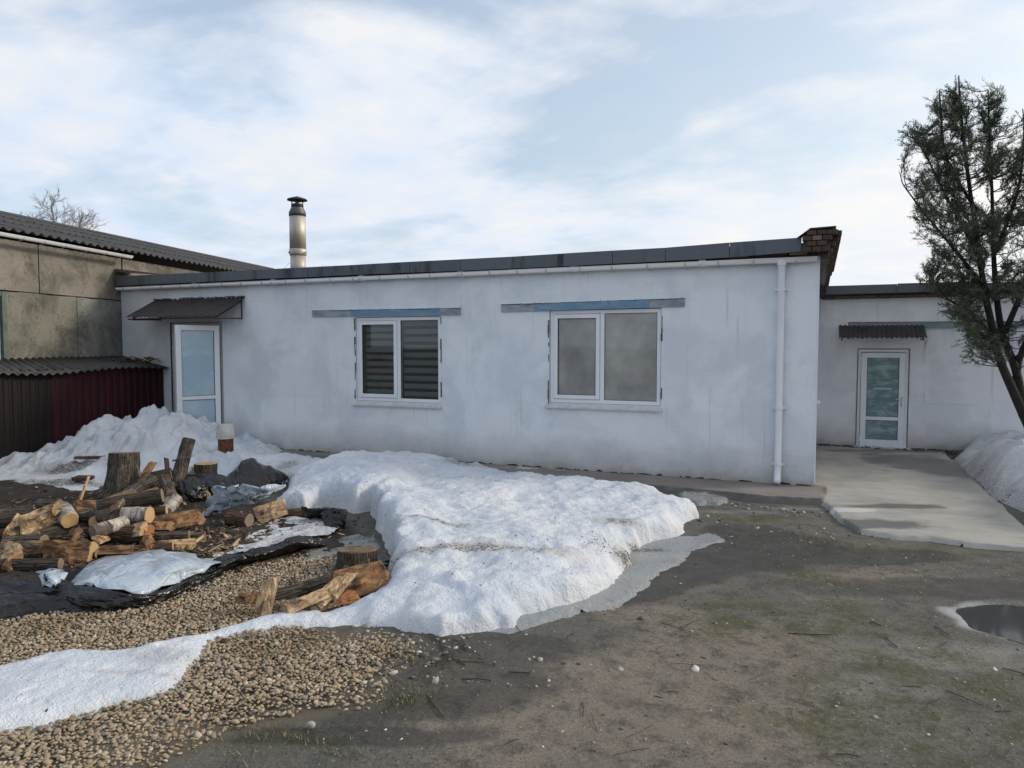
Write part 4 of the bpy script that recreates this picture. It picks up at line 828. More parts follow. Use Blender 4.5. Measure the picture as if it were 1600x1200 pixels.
for x_ in (-12.7, -10.5):
    br_ = MB().tube([(x_, YW - .01, 2.99), (x_, YW - .70, 2.625)], .014, 6).tube([(x_, YW - .01, 2.64), (x_, YW - .68, 2.615)], .014, 6).tube([(x_, YW - .015, 3.0), (x_, YW - .015, 2.62)], .014, 6); part(br_, 'bracket', 'brown_sheet', cn)
part(MB().tube([(-12.8, YW - .70, 2.63), (-10.46, YW - .70, 2.63)], .016, 6), 'rail', 'brown_sheet', cn)
rg = MB(); x = -12.84
while x < -10.5: rg.box((x, YW - .06, 3.055 + rr.uniform(-.01, .015)), (x + rr.uniform(.05, .15), YW - .0, 3.065 + rr.uniform(0, .02))); x += rr.uniform(.06, .2)
part(rg, 'mortar_ridge', 'mortar', cn)['kind'] = 'stuff'

# flue on the roof
fc = WP(466, 418, 12.6); FL = empty('flue_pipe', (fc.x, 12.6, 3.535)); tag(FL, 'tall stainless flue pipe with a black rain cap on the flat roof', 'chimney')
zt_ = lambda py: WP(466, py, 12.6).z - 3.535
lr = .172
MB().tube([(0, 0, 0), (0, 0, zt_(400))], lr * .94, 24).build('lower_pipe', 'flue', FL, True)
MB().tube([(0, 0, zt_(400)), (.0, 0, zt_(397)), (0, 0, zt_(391)), (0, 0, zt_(389))], [lr * .96, lr * 1.07, lr * 1.07, lr * .98], 24).tube([(lr, 0, zt_(396)), (lr * 1.35, -.02, zt_(395))], .012, 6).tube([(-lr * .6, -lr * .85, zt_(396)), (-lr * .6, -lr * 1.1, zt_(395))], .012, 6).build('clamp', 'flue', FL, True)
MB().tube([(0, 0, zt_(390)), (0, 0, zt_(334))], [lr, lr * .98], 24).build('upper_pipe', 'flue', FL, True)
MB().tube([(0, 0, zt_(338)), (0, 0, zt_(332)), (0, 0, zt_(324)), (0, 0, zt_(321))], [lr * 1.03, lr * 1.03, lr * .72, lr * .72], 24).build('reducer', 'flue_grey', FL, True)
MB().tube([(0, 0, zt_(324)), (0, 0, zt_(319))], lr * .74, 20).build('collar', 'black_metal', FL, True)
MB().tube([(0, 0, zt_(313)), (0, 0, zt_(311)), (0, 0, zt_(306.5))], [lr * 1.25, lr * 1.15, .01], 20).build('rain_cap', 'black_metal', FL)
for a in range(4): MB().tube([(math.cos(a * 1.57 + .4) * lr * .68, math.sin(a * 1.57 + .4) * lr * .68, zt_(321)), (math.cos(a * 1.57 + .4) * lr * .68, math.sin(a * 1.57 + .4) * lr * .68, zt_(312))], .010, 6).build('cap_stay', 'black_metal', FL)
MB().tube([(-.02, 0, zt_(320)), (.02, 0, zt_(312))], .02, 6).build('cap_stay', 'black_metal', FL)
wr = MB(); a = Vector((fc.x, 12.6, WP(466, 397, 12.6).z)); b = Vector((-16.5, 17.5, 3.9)); wr.tube([a + (b - a) * t + Vector((0, 0, -.25 * math.sin(t * math.pi))) for t in [i / 12 for i in range(13)]], .004, 4)
part(wr, 'guy_wire', 'black_metal', FL)

# ================================================================ WING (right)
YR = 16.2; Wg = empty('white_wing', (3, YR, 0)); tag(Wg, 'set-back whitewashed wing with a single glazed door behind the tree', 'building')
DR = (WP(1339, 600, YR).x, WP(1420, 600, YR).x, .03, WP(1380, 545, YR).z)
o = wall_mesh('wall', .001, 9.0, -.1, 3.06, [DR], YR, 'plaster2', None); part(o, 'wall', None, Wg)
part(MB().box((.001, YR + 8, -.1), (9, YR + 8.2, 3.05)).box((9.001, YR, -.1), (9.2, YR + 8.2, 3.05)), 'rear_wall', 'plaster2', Wg)
rfw = part(MB().box((.05, YR - .12, 3.215), (9.3, YR + 8.3, 3.27)), 'roof', 'felt', Wg)
x = .13; i = 0
while x < 9.2:
    l = 1.28; zz0 = 3.30 + .02 * math.sin(x * 1.7); part(MB().box((x + .003, YR - .15 - .004 * (i % 2), 3.135), (x + l - .003, YR - .122, zz0)), 'fascia_sheet', 'fascia', rfw); x += l; i += 1
part(MB().box((.05, YR - .05, 3.06), (9.1, YR + .2, 3.21)), 'mortar_bed', 'mortar', Wg)
for row in range(2):
    x = .06 + .1 * row
    while x < 9.0:
        l = rr.choice((.25, .25, .12)); brick((x + l / 2, YR - .06 - .02 * row - rr.uniform(0, .012), 3.075 + row * .072 - .01 * (row == 0)), (l - .012, .10, .060), Wg, 1 if rr.random() < .1 else 0); x += l
# door
fr = MB(); framebox(fr, DR[0] + .01, DR[1] - .01, DR[2], DR[3] - .01, .055, YR + .0, YR + .08); DF2 = part(fr, 'door_frame', 'pvc', Wg)
d2 = door_leaf((DR[0] + .07, YR - .0, .075), 0, DR[1] - DR[0] - .14, DR[3] - .15, DF2, 'film_teal', rail=.30, kick=.14)
d2['label'] = 'closed white door with teal patterned panes'
e = MB(); framebox(e, DR[0] - .004, DR[1] + .004, DR[2], DR[3] + .004, .014, YR - .012, YR + .01, 0); part(e, 'door_gap', 'mortar', DF2)
part(MB().box((DR[0] - .03, YR - .12, .05), (DR[1] + .06, YR - .005, .075), .006), 'threshold', 'pvc_dirty', DF2)
part(MB().box((DR[0] + .30, YR - .016, 1.22), (DR[1] - .30, YR - .0135, 1.26)), 'pale_streak', 'film_sky_blue', DF2)  # whiter blue streak laid across the door pane
c0, c1 = WP(1311, 512, YR - .2), WP(1446, 512, YR - .2)
cn2 = canopy(c0.x, c1.x, YR, 2.50, 2.24, .48, .085, Wg, 200)
for x_ in (c0.x + .05, c1.x - .05): part(MB().tube([(x_, YR - .01, 2.46), (x_, YR - .45, 2.215)], .012, 6).tube([(x_, YR - .01, 2.22), (x_, YR - .45, 2.21)], .012, 6), 'bracket', 'brown_sheet', cn2)
lintel((1325, 503.5), (1600, 502), .125, 'teal', (.0, .25), Wg, YR)
# outline of a bricked-up opening
e = MB()
for a_, b_ in (((1445, 630), (1445, 545)), ((1445, 630), (1548, 631)), ((1551, 631), (1551, 545)), ((1445, 545), (1448, 530))):
    p, q = WP(*a_, YR), WP(*b_, YR); t_ = .014; n_ = 12
    for i in range(n_):
        if rr.random() < .75:
            s0, s1 = p + (q - p) * (i / n_), p + (q - p) * ((i + .9) / n_); e.box((min(s0.x, s1.x) - t_ * .5, YR - .009, min(s0.z, s1.z) - t_ * .5), (max(s0.x, s1.x) + t_ * .5, YR + .002, max(s0.z, s1.z) + t_ * .5))
part(e, 'filled_opening_edge', 'plaster', Wg)
e = MB(); x = .02
while x < 8.9:
    l = rr.uniform(.06, .3)
    if not (DR[0] - l < x < DR[1]) and rr.random() < .85: e.add([(x, YR - .012, .03), (x + l, YR - .012, .03), (x + l, YR - .01, .055 + rr.uniform(0, .02)), (x + l * rr.uniform(.2, .8), YR - .012, .06 + rr.uniform(0, .045)), (x, YR - .01, .055 + rr.uniform(0, .02))], [(0, 1, 2, 3, 4)])
    x += l + rr.uniform(0, .05)
part(e, 'broken_foot', 'dark', Wg)['kind'] = 'stuff'
crumb2 = np.array([(rr.uniform(.05, 2.6), YR - abs(rr.gauss(0, .10)) - .02, .055) for _ in range(160)] + [(WP(1500, 712, 15.6).x + rr.gauss(0, .35), 15.7 + rr.gauss(0, .3), .03) for _ in range(90)])
tag(scatter('rubble', crumb2, np.array([rr.uniform(.008, .045) for _ in crumb2]), 'mortar', False, .5, .3, 31, 1.2, False), 'crumbled mortar along the foot of the wing', None, None, 'stuff')

# ================================================================ LEFT BUILDING
J = Vector((-13.87, 11.19, 0)); U = Vector((.223, -.975, 0)).normalized(); Nn = Vector((-U.y, U.x, 0)); Nn = Nn if Nn.x > 0 else -Nn
LB = empty('rendered_building', J + U * 2); LB.rotation_euler.z = 0; tag(LB, 'older tan rendered building at left with corrugated slate roof', 'building')
def lw(px, py):
    r = ray(px, py); o = Vector((0, 0, CAMH)); t = (J - o).dot(Nn) / r.dot(Nn); p = o + r * t; return (p - J).dot(U), p.z
def lpt(t, z, n=0.0): return J + U * t + Nn * n + Vector((0, 0, z))
def lpanel(t0, t1, z0, z1, n0, n1, mat, name='wall_panel', parent=None, rough=.0):
    nx_ = max(2, int((t1 - t0) / .15)); nz_ = max(2, int((z1 - z0) / .15)); V = []; F = []
    for j in range(nz_ + 1):
        for i in range(nx_ + 1):
            t, z = t0 + (t1 - t0) * i / nx_, z0 + (z1 - z0) * j / nz_
            if rough and (i in (0, nx_) or j in (0, nz_)): t += rr.uniform(-rough, rough); z += rr.uniform(-rough, rough)
            V.append(lpt(t, z, n1 + .012 * float(fbm(t * 2.1, z * 2.1, 3, 9))))
    for j in range(nz_):
        for i in range(nx_): k = j * (nx_ + 1) + i; F.append((k, k + 1, k + nx_ + 2, k + nx_ + 1))
    ring = [i for i in range(nx_ + 1)] + [(j + 1) * (nx_ + 1) - 1 for j in range(1, nz_ + 1)] + [nz_ * (nx_ + 1) + i for i in range(nx_ - 1, -1, -1)] + [j * (nx_ + 1) for j in range(nz_ - 1, 0, -1)]
    b0 = len(V)
    for q in ring: p = V[q]; V.append(p - Nn * ((p - J).dot(Nn) - n0))
    for a in range(len(ring)): b = (a + 1) % len(ring); F.append((ring[a], b0 + a, b0 + b, ring[b]))
    return part(mesh(name, V, F, mat), '', None, parent or LB)
zb = lw(30, 456)[1]; tj = lw(61, 430)[0]; tj2 = lw(121, 520)[0]; twn = lw(9, 500)[0]
core = lpanel(-14, tj + 5.0, -.1, 3.98, -.3, -.05, 'mortar', 'wall')
ups = [(-14, -9.5), (-9.5, -5), (-5, -.02), (.0, tj), (tj, tj + 3.0), (tj + 3.0, tj + 5.0)]
for a, b in ups: lpanel(a + .012, b - .012, zb + .012, 3.97, -.05, .0, 'panel_tan')
lows = [(-14, -.02, 'panel_rough'), (.0, tj2, 'panel_grey'), (tj2, twn, 'panel_rough'), (twn + 1.4, tj + 5.0, 'panel_rough')]
for a, b, mt in lows: lpanel(a + .008, b - .008, -.1, zb - .014, -.05, .012, mt, rough=.012)
lpanel(twn + .0, twn + 1.4, -.1, 1.75, -.05, .01, 'panel_rough')
# window beyond the left edge of the picture: frame, panes
def lbox(t0, t1, z0, z1, n0, n1, name, mat, parent): 
    P_ = [lpt(t, z, n) for z in (z0, z1) for n in (n0, n1) for t in (t0, t1)]; return part(MB().add(P_, [(0, 2, 3, 1), (4, 5, 7, 6), (0, 1, 5, 4), (2, 6, 7, 3), (0, 4, 6, 2), (1, 3, 7, 5)]), name, mat, parent)
MAT['green_frame'] = simple('grey_green_paint', (.10, .13, .12), .7, .2, 6)
wl = lbox(twn + .0, twn + .09, 1.76, zb - .02, -.06, .03, 'window', 'green_frame', LB)
lbox(twn + 1.3, twn + 1.39, 1.76, zb - .02, -.06, .03, 'frame', 'green_frame', wl); lbox(twn + .1, twn + 1.29, 1.76, 1.84, -.06, .03, 'frame', 'green_frame', wl); lbox(twn + .1, twn + 1.29, zb - .1, zb - .02, -.06, .03, 'frame', 'green_frame', wl); lbox(twn + .62, twn + .70, 1.85, zb - .11, -.05, .02, 'frame', 'green_frame', wl)
lbox(twn + .1, twn + .61, 1.85, zb - .11, -.03, -.02, 'pane', 'film_teal', wl); lbox(twn + .71, twn + 1.29, 1.85, zb - .11, -.03, -.02, 'pane', 'film_teal', wl)
# corrugated roof in overlapping sheets
EAV, RID = .28, -3.94; ez = lambda t: 4.10; rz_ = 5.20
sheets = []
def roof_sheet(t0, t1, s0, s1, lift):
    n = int((t1 - t0) / .025) + 1; V = []; F = []; m_ = 3
    for j in range(m_):
        s = s0 + (s1 - s0) * j / (m_ - 1)
        for i in range(n):
            t = t0 + (t1 - t0) * i / (n - 1); V.append(lpt(t, 4.11 + (5.22 - 4.11) * s + lift * (1 - (s - s0) / (s1 - s0)) + .028 * math.cos(t / .20 * 2 * math.pi), EAV + (RID - EAV) * s))
    for j in range(m_ - 1):
        for i in range(n - 1): k = j * n + i; F.append((k, k + n, k + n + 1, k + 1))
    return V, F
RF = None
t = -14.0; i = 0
while t < tj + 4.6:
    tw = 1.2
    for k_ in range(3):
        V, F = roof_sheet(t, t + tw + .03, max(0, k_ / 3 - .01) if k_ else 0, (k_ + 1) / 3, .012 * (1 if k_ else 0) + .006 * (i % 2) + .004); o = mesh('roof_sheet', V, F, 'slate', smooth=True); s_ = o.modifiers.new('t', 'SOLIDIFY'); s_.thickness = .007
        if RF is None: o.name = 'roof'; RF = part(o, '', None, LB)
        else: part(o, '', None, RF)
    t += tw; i += 1
o = part(MB().add([lpt(-14, 5.2, RID), lpt(tj + 5.2, 5.2, RID), lpt(tj + 5.2, 3.9, RID * 2 - .3), lpt(-14, 3.9, RID * 2 - .3)], [(0, 1, 2, 3)]), 'rear_slope', 'slate', RF)
ridge = MB().tube([lpt(-14, 5.24, RID), lpt(tj + 5.2, 5.24, RID)], .06, 8); part(ridge, 'ridge_cap', 'slate', RF)
part(MB().add([lpt(-14, -.1, RID * 2), lpt(tj + 5, -.1, RID * 2), lpt(tj + 5, 3.98, RID * 2), lpt(-14, 3.98, RID * 2)], [(0, 1, 2, 3)]), 'rear_wall', 'panel_tan', LB)
g0, g1 = lpt(.12, 4.0, .33), lpt(tj + 5.0, 4.02, .33)
gutter('gutter', g1, g0, .055, LB, nb=14)
# fallen pale slate pieces resting on the low roof edge by the junction
for (px0, px1, py0, py1, h) in ((177, 265, 421, 430, 6), (180, 196, 431, 432, 2)):
    a, b = WP(px0, py0, 10.99), WP(px1, py1, 10.99); part(MB().add([(a.x, 10.99, a.z - .05), (b.x, 10.99, b.z - .01), (b.x, 10.99, b.z + .01), (a.x, 10.99, a.z + .02), (a.x, 11.5, a.z - .0), (b.x, 11.5, b.z + .02)], [(0, 1, 2, 3), (3, 2, 5, 4)]), 'loose_sheet', 'brick_pale', B)

# ================================================================ LEAN-TO SHED
XF = -12.65; SH = empty('sheet_metal_shed', (XF, 7, 0)); tag(SH, 'low lean-to shed of burgundy and dark brown metal sheet with slate roof', 'shed')
def yf(px, py=640): r = ray(px, py); return r.y * XF / r.x
yb = yf(82)
bounds_ = [11.14, (11.14 + yb) / 2, yb, yb - 1.15, yb - 2.3, yb - 3.45, yb - 4.6]
for i, (a, b) in enumerate(zip(bounds_, bounds_[1:])):
    n = int((a - b) / .012); f = lambda u, v, a=a, b=b, i=i: (XF + float(trap(a - (a - b) * u, .15, -.018)) + .004 * (i % 2), a - (a - b) * u, -.1 + 1.78 * v)
    p = corrug(n, 2, f, 'wall_sheet', 'burgundy' if i < 2 else 'maroon', SH, .003)
part(MB().box((XF - .10, yb - 4.55, 1.52), (XF - .04, 11.1, 1.58)).box((XF - .10, yb - 4.55, .3), (XF - .04, 11.1, .36)), 'rail', 'maroon', SH)
part(MB().box((XF - 1.0, yb - 4.62, -.1), (XF, yb - 4.6, 1.6)), 'end_wall', 'maroon', SH)
rs = None
for i in range(7):
    y1_ = 11.12 - i * 1.12; y0_ = y1_ - 1.15
    def f(u, v, y0_=y0_, y1_=y1_, i=i):
        y = y1_ + (y0_ - y1_) * u; tw_ = (11.19 - y) / .975; xb = (J + U * tw_).x + .02; xf = XF + .17 + .02 * math.sin(y * 2.3); x = xf + (xb - xf) * v
        zf = 1.63 + .035 * math.sin(y * 1.9 + 1); zb_ = 1.86; return (x, y, zf + (zb_ - zf) * v + .022 * math.cos(y / .15 * 6.283) + .004 * (i % 2))
    o = corrug(56, 3, f, 'roof_sheet', 'slate', None, .007, True)
    if rs is None: o.name = 'roof'; rs = part(o, '', None, SH)
    else: part(o, '', None, rs)
dbx = [];
for _ in range(90): y = 11.1 - abs(rr.gauss(0, .35)); dbx.append((rr.uniform(-13.75, -12.6), max(y, 10.2), 1.80 + rr.uniform(-.03, .05)))
tag(scatter('roof_litter', np.array(dbx), np.array([rr.uniform(.012, .05) for _ in dbx]), 'chip', False, .6, .3, 41, 1.3, False), 'dark litter heaped on the shed roof against the white wall', None, None, 'stuff')

# ================================================================ FIREWOOD
def log_parts(name, loc, length, r, yaw, tilt, bark, end, kind='round', taper=.92, seed=0, roll=0.0, face='split', flare=0.0, label=None, cat='log', group='firewood heap by the sheeting', ang=2.4):
    """local z runs along the log; yaw is measured from the camera's right, tilt lifts the far end"""
    r0 = random.Random(seed * 7 + 3); ns, nl = 18, 9
    a0, a1 = (0, 2 * math.pi) if kind == 'round' else (-ang / 2, ang / 2); cnt = ns if kind == 'round' else 10
    V = []; rings = []
    off = [r0.uniform(-.07, .07) for _ in range(cnt + 1)]; bend = r0.uniform(-.05, .05)
    cxm = 0 if kind == 'round' else -r * .38
    for i in range(nl):
        z = (i / (nl - 1) - .5) * length; k = 1 - (1 - taper) * i / (nl - 1) + flare * (1 - i / (nl - 1)) ** 3; ring = []
        m_ = cnt if kind == 'round' else cnt + 1
        for j in range(m_):
            a = a0 + (a1 - a0) * j / cnt; rad = r * k * (1 + off[j] + .07 * float(fbm(j * .7 + seed, i * .8, 2, seed % 9)) + (flare * .35 * max(0, math.sin(a * 4 + seed)) * (1 - i / (nl - 1)) ** 2))
            ring.append(len(V)); zj = z + (.25 * r * math.sin(a * 2 + seed) * (1 if i else -1) + r0.uniform(-.02, .02) if i in (0, nl - 1) and kind != 'round' else 0); V.append((cxm + rad * math.cos(a) + bend * math.sin(i / (nl - 1) * math.pi) * r, rad * math.sin(a), zj))
        rings.append(ring)
    F = []; m_ = len(rings[0])
    for i in range(nl - 1):
        for j in range(m_ if kind == 'round' else m_ - 1): F.append((rings[i][j], rings[i][(j + 1) % m_], rings[i + 1][(j + 1) % m_], rings[i + 1][j]))
    o = mesh(name, V, F, bark, smooth=True)
    if kind != 'round':
        # split faces: from both bark edges to a ragged inner edge
        SV = []; SF = []; nf = 6
        for i in range(nl):
            A = Vector(V[rings[i][0]]); B_ = Vector(V[rings[i][-1]]); z = A.z; C_ = Vector((cxm + r * .05 + r * .16 * r0.uniform(-1, 1) + (r * .5 * (math.cos(ang / 2)) if ang > 3 else 0), r * .10 * r0.uniform(-1, 1), (A.z + B_.z) / 2))
            for q in range(nf): t = q / (nf - 1); SV.append(A.lerp(C_, t) + Vector((r0.uniform(-1, 1), r0.uniform(-1, 1), 0)) * r * .13 * (0 < t < 1))
            for q in range(1, nf): t = q / (nf - 1); SV.append(C_.lerp(B_, t) + Vector((r0.uniform(-1, 1), r0.uniform(-1, 1), 0)) * r * .13 * (0 < t < 1))
        w_ = 2 * nf - 1
        for i in range(nl - 1):
            for q in range(w_ - 1): k = i * w_ + q; SF.append((k, k + w_, k + w_ + 1, k + 1))
        mesh('split_face', SV, SF, face, o)
        for e_, i in ((0, 0), (1, nl - 1)):
            P_ = [Vector(V[q]) for q in rings[i]] + [Vector(SV[i * w_ + q]) for q in range(w_ - 2, 0, -1)]; c = sum(P_, Vector()) / len(P_) + Vector((0, 0, .008 * (1 if e_ else -1))); n_ = len(P_)
            mesh('cut_end', [tuple(p) for p in P_] + [tuple(c)], [((q, (q + 1) % n_, n_) if e_ else ((q + 1) % n_, q, n_)) for q in range(n_)], end, o)
    else:
        for e_, i in ((0, 0), (1, nl - 1)):
            P_ = [Vector(V[q]) for q in rings[i]]; c0_ = sum(P_, Vector()) / len(P_); inner = [c0_.lerp(p, .93) + Vector((0, 0, .006 * (1 if e_ else -1))) for p in P_]; n_ = len(P_)
            VV = P_ + inner + [c0_ + Vector((0, 0, r0.uniform(-.004, .01) * (1 if e_ else -1)))]; FF = []
            for q in range(n_):
                a, b = q, (q + 1) % n_; f1 = (a, b, n_ + b, n_ + a); f2 = (n_ + a, n_ + b, 2 * n_); FF += [f1, f2] if e_ else [f1[::-1], f2[::-1]]
            mesh('cut_end', [tuple(p) for p in VV], FF, end, o)
    d = Vector((math.cos(R(yaw) + YAW) * math.cos(R(tilt)), math.sin(R(yaw) + YAW) * math.cos(R(tilt)), math.sin(R(tilt))))
    q = d.to_track_quat('Z', 'Y') @ Matrix.Rotation(R(roll), 3, 'Z').to_quaternion()
    o.rotation_mode = 'QUATERNION'; o.rotation_quaternion = q; o.location = loc; tag(o, label, cat, group); return o
def LG(px, py, z, length, r, yaw, tilt, bark, end, label, seed, **k):
    c = G(px, py, z); c.z = z + ground_z(c.x, c.y) * .8; nm = k.pop('name', 'firewood_log'); return log_parts(nm, c, length, r, yaw, tilt, bark, end, label=label, seed=seed, **k)
ST = 'stumps behind the firewood'
LG(194, 752, .28, .58, .20, 100, 84, 'bark_lichen', 'end_grey', 'tall thick stump standing upright at the back of the heap', 1, name='tree_stump', cat='stump', flare=.45, group=ST, taper=.95)
LG(286, 728, .46, .66, .09, 70, 68, 'bark_lichen', 'end_grey', 'slim log leaning upright above the stumps', 2, group=ST)
LG(322, 748, .22, .44, .16, 90, 89, 'bark_lichen', 'end', 'short round stump with pale sawn top beside the black bag', 3, name='tree_stump', cat='stump', group=ST)
LG(293, 758, .15, .30, .17, 90, 86, 'bark', 'end_grey', 'low dark stump in front of the leaning log', 4, name='tree_stump', cat='stump', group=ST)
LG(236, 768, .14, .55, .13, 20, 12, 'bark', 'end_grey', 'dark lying log against the tall stump', 5, group=ST)
LG(222, 778, .13, .40, .12, 70, 20, 'bark_lichen', 'end_grey', 'knotted dark log at the foot of the tall stump', 6, group=ST)
LG(262, 742, .34, .34, .05, 120, 55, 'bark', 'split_dull', 'broken root stub sticking up between the stumps', 7, kind='split', face='split_dull', group=ST, roll=-40)
LG(255, 778, .10, .42, .09, -30, 8, 'bark_lichen', 'end_grey', 'mossy log below the broken root stub', 8, group=ST)
# front heap
LG(205, 803, .30, .62, .085, 18, 8, 'bark', 'end_grey', 'dark branch log on top of the heap', 9)
LG(196, 823, .20, .56, .085, -8, 2, 'birch', 'end', 'birch log with a round pale end facing right, mid heap', 10, taper=1.0)
LG(232, 815, .21, .36, .05, 15, 3, 'bark', 'end', 'thin dark log behind the pale ended birch log', 11)
LG(190, 846, .10, .60, .095, -6, 0, 'bark_red', 'end_orange', 'brown log with an orange end under the birch log', 12, taper=1.0)
LG(262, 804, .17, .36, .075, 65, 38, 'birch', 'end', 'short birch log leaning up at the right of the heap', 13)
LG(278, 829, .11, .48, .10, 22, 6, 'birch', 'split', 'birch bark log split open on its lower left', 14, kind='split', face='split', roll=-40, ang=3.6)
LG(103, 828, .17, .40, .085, -48, -8, 'birch', 'end', 'birch log slanting down right in the left heap', 15, taper=.98)
LG(62, 832, .19, .34, .12, 55, 15, 'bark', 'split_pale', 'pale wedge of split wood facing the camera, left heap', 16, kind='split', face='split_pale', roll=-35)
LG(36, 828, .15, .50, .08, 15, 6, 'bark', 'end_grey', 'dark log behind the pale wedge at left', 17)
LG(78, 812, .24, .40, .055, -30, 5, 'bark_lichen', 'end_grey', 'mossy branch log crossing behind the pale wedge', 18)
LG(106, 869, .10, .44, .13, -3, 0, 'bark', 'end', 'thick split log with a ragged brown face toward the camera', 19, kind='split', face='split', roll=-15, ang=2.9)
LG(10, 872, .11, .36, .10, -35, 4, 'bark', 'split_pale', 'split log with a pale end at the left edge', 20, kind='split', face='split_pale', roll=-40)
LG(2, 850, .10, .30, .07, 40, 3, 'bark_red', 'end_orange', 'small orange ended log at the left edge', 21)
LG(50, 888, .06, .50, .06, 5, 0, 'bark', 'end_grey', 'thin dark log lying left of the thick split log', 22)
LG(190, 868, .07, .50, .065, 4, 0, 'bark', 'split', 'thin half log under the orange ended log', 23, kind='split', face='split', roll=-60)
LG(262, 848, .06, .42, .055, 12, 0, 'bark_lichen', 'end_grey', 'grey half buried log right of the orange ended log', 24)
LG(135, 812, .10, .26, .05, 30, 10, 'bark_red', 'end_orange', 'short reddish log behind the upright stick', 25)
LG(136, 834, .08, .30, .06, -15, 5, 'bark', 'end', 'small dark log at the foot of the upright stick', 26)
LG(165, 818, .12, .5, .075, 35, 10, 'bark_lichen', 'end_grey', 'grey barked log between the two heaps', 27)
LG(322, 779, .09, .26, .085, -75, 0, 'bark_red', 'end', 'log with a round tan end beside the white sheet fold', 28, group='logs on the sheeting')
LG(374, 817, .085, .30, .085, -25, 0, 'bark_red', 'end_grey', 'dark rounded log lying on the soiled white sheeting', 29, group='logs on the sheeting', taper=.85)
LG(424, 802, .12, .30, .11, 25, 15, 'bark_red', 'end', 'pale split chunk propped up on the sheeting', 30, kind='split', face='split_pale', roll=-30, ang=3.3, group='logs on the sheeting')
LG(467, 803, .06, .40, .055, 12, 0, 'bark_red', 'end_grey', 'dark reddish log half under the snow bank', 31, group='logs on the sheeting')

LG(150, 850, .05, .55, .06, -12, 0, 'bark', 'end_grey', 'dark log between the thick split log and the orange ended log', 51)
LG(18, 812, .12, .45, .07, 25, 4, 'bark_lichen', 'end_grey', 'lichen covered log at the far left of the heap', 52)
LG(58, 808, .10, .40, .05, -20, 6, 'birch', 'end', 'thin birch branch log at the back of the left heap', 53)
LG(175, 798, .22, .50, .05, 40, 16, 'bark_lichen', 'split_dull', 'bark slab propped steeply behind the mid heap', 54, kind='split', face='split_dull', roll=-50)
LG(214, 794, .30, .46, .055, 35, 14, 'bark', 'split', 'ragged split slab on top of the heap pointing up right', 55, kind='split', face='split', roll=-50)
LG(172, 835, .20, .34, .07, 60, 5, 'birch', 'end_grey', 'birch stub end seen end on left of the round pale end', 56)
LG(150, 832, .10, .40, .07, -60, 0, 'bark', 'end', 'dark log pointing toward the camera below the pale stick', 57)
LG(88, 850, .07, .42, .07, 70, 0, 'bark', 'end', 'short dark log wedged under the slanting birch log', 58)
LG(40, 858, .08, .40, .075, -5, 3, 'bark_lichen', 'end_grey', 'grey log between the pale wedge and the left edge log', 59)
LG(240, 868, .05, .34, .045, 20, 0, 'bark_red', 'end', 'thin reddish log touching the bulging white sheet', 60)
LG(296, 846, .05, .30, .035, 30, 0, 'bark_lichen', 'end_grey', 'lichen covered branch end near the soiled sheet', 61)
LG(250, 790, .10, .38, .055, -35, 5, 'bark', 'end_grey', 'dark knotty branch below the thin leaning twig', 62)
LG(203, 768, .08, .30, .09, -60, 0, 'bark_lichen', 'end_grey', 'root knot spreading at the base of the tall stump', 63, group=ST)
LG(262, 772, .20, .34, .08, 130, 35, 'bark_lichen', 'end_grey', 'gnarled root piece between the tall and leaning stumps', 64, group=ST)
LG(230, 752, .30, .30, .06, 60, 50, 'bark', 'split', 'splintered root with a reddish torn top', 65, kind='split', face='split', roll=-60, group=ST)
LG(28, 838, 0.17, 0.31, 0.082, 100, 25, 'bark', 'split', 'ragged pale split above the grey log at far left', 70, kind='split', face='split_pale', roll=-45)
LG(84, 820, 0.24, 0.32, 0.087, -50, 15, 'bark_lichen', 'end', 'brown split lying on the mossy branch log', 71, kind='split', face='split', roll=-10)
LG(118, 846, 0.15, 0.31, 0.077, -50, 5, 'bark_lichen', 'split', 'short split right of the slanting birch log', 72, kind='split', face='split', roll=-45)
LG(134, 862, 0.10, 0.35, 0.083, -30, -4, 'bark', 'end_grey', 'dull split touching the right end of the thick split log', 73, kind='split', face='split_dull', roll=-10)
LG(160, 850, 0.14, 0.26, 0.060, 100, -8, 'bark', 'end', 'pale sliver log between the two heaps', 74, kind='split', face='split_pale', roll=-45)
LG(176, 812, 0.28, 0.34, 0.069, -30, 26, 'birch', 'end_grey', 'brown split on the grey barked log', 75, kind='split', face='split', roll=-45)
LG(212, 840, 0.16, 0.26, 0.089, -30, 16, 'bark_lichen', 'end', 'pale split just above the orange ended log', 76, kind='split', face='split_pale', roll=-30)
LG(246, 832, 0.14, 0.29, 0.088, 10, -4, 'bark_lichen', 'split', 'split with bark edge beside the split birch log', 77, kind='split', face='split', roll=-70)
LG(228, 858, 0.09, 0.31, 0.081, -50, 11, 'bark_lichen', 'split', 'short split below the orange ended log', 78, kind='split', face='split', roll=-10)
LG(292, 822, 0.10, 0.32, 0.066, 25, 3, 'bark', 'split', 'dull split behind the split birch log', 79, kind='split', face='split_dull', roll=-70)
LG(150, 815, 0.16, 0.35, 0.071, 25, -7, 'birch', 'split', 'orange brown split beside the pale stick', 80, kind='split', face='split', roll=-30)
LG(60, 866, 0.10, 0.29, 0.085, 25, -6, 'birch', 'end', 'dark split left of the thick split log', 81, kind='split', face='split_dull', roll=-45)
LG(22, 884, 0.08, 0.25, 0.067, 100, 21, 'bark_lichen', 'end_grey', 'brown split by the black sheeting at far left', 82, kind='split', face='split', roll=-30)
LG(276, 862, 0.05, 0.35, 0.068, 25, -2, 'birch', 'end_grey', 'pale split near the bulging white sheet', 83, kind='split', face='split_pale', roll=-30)
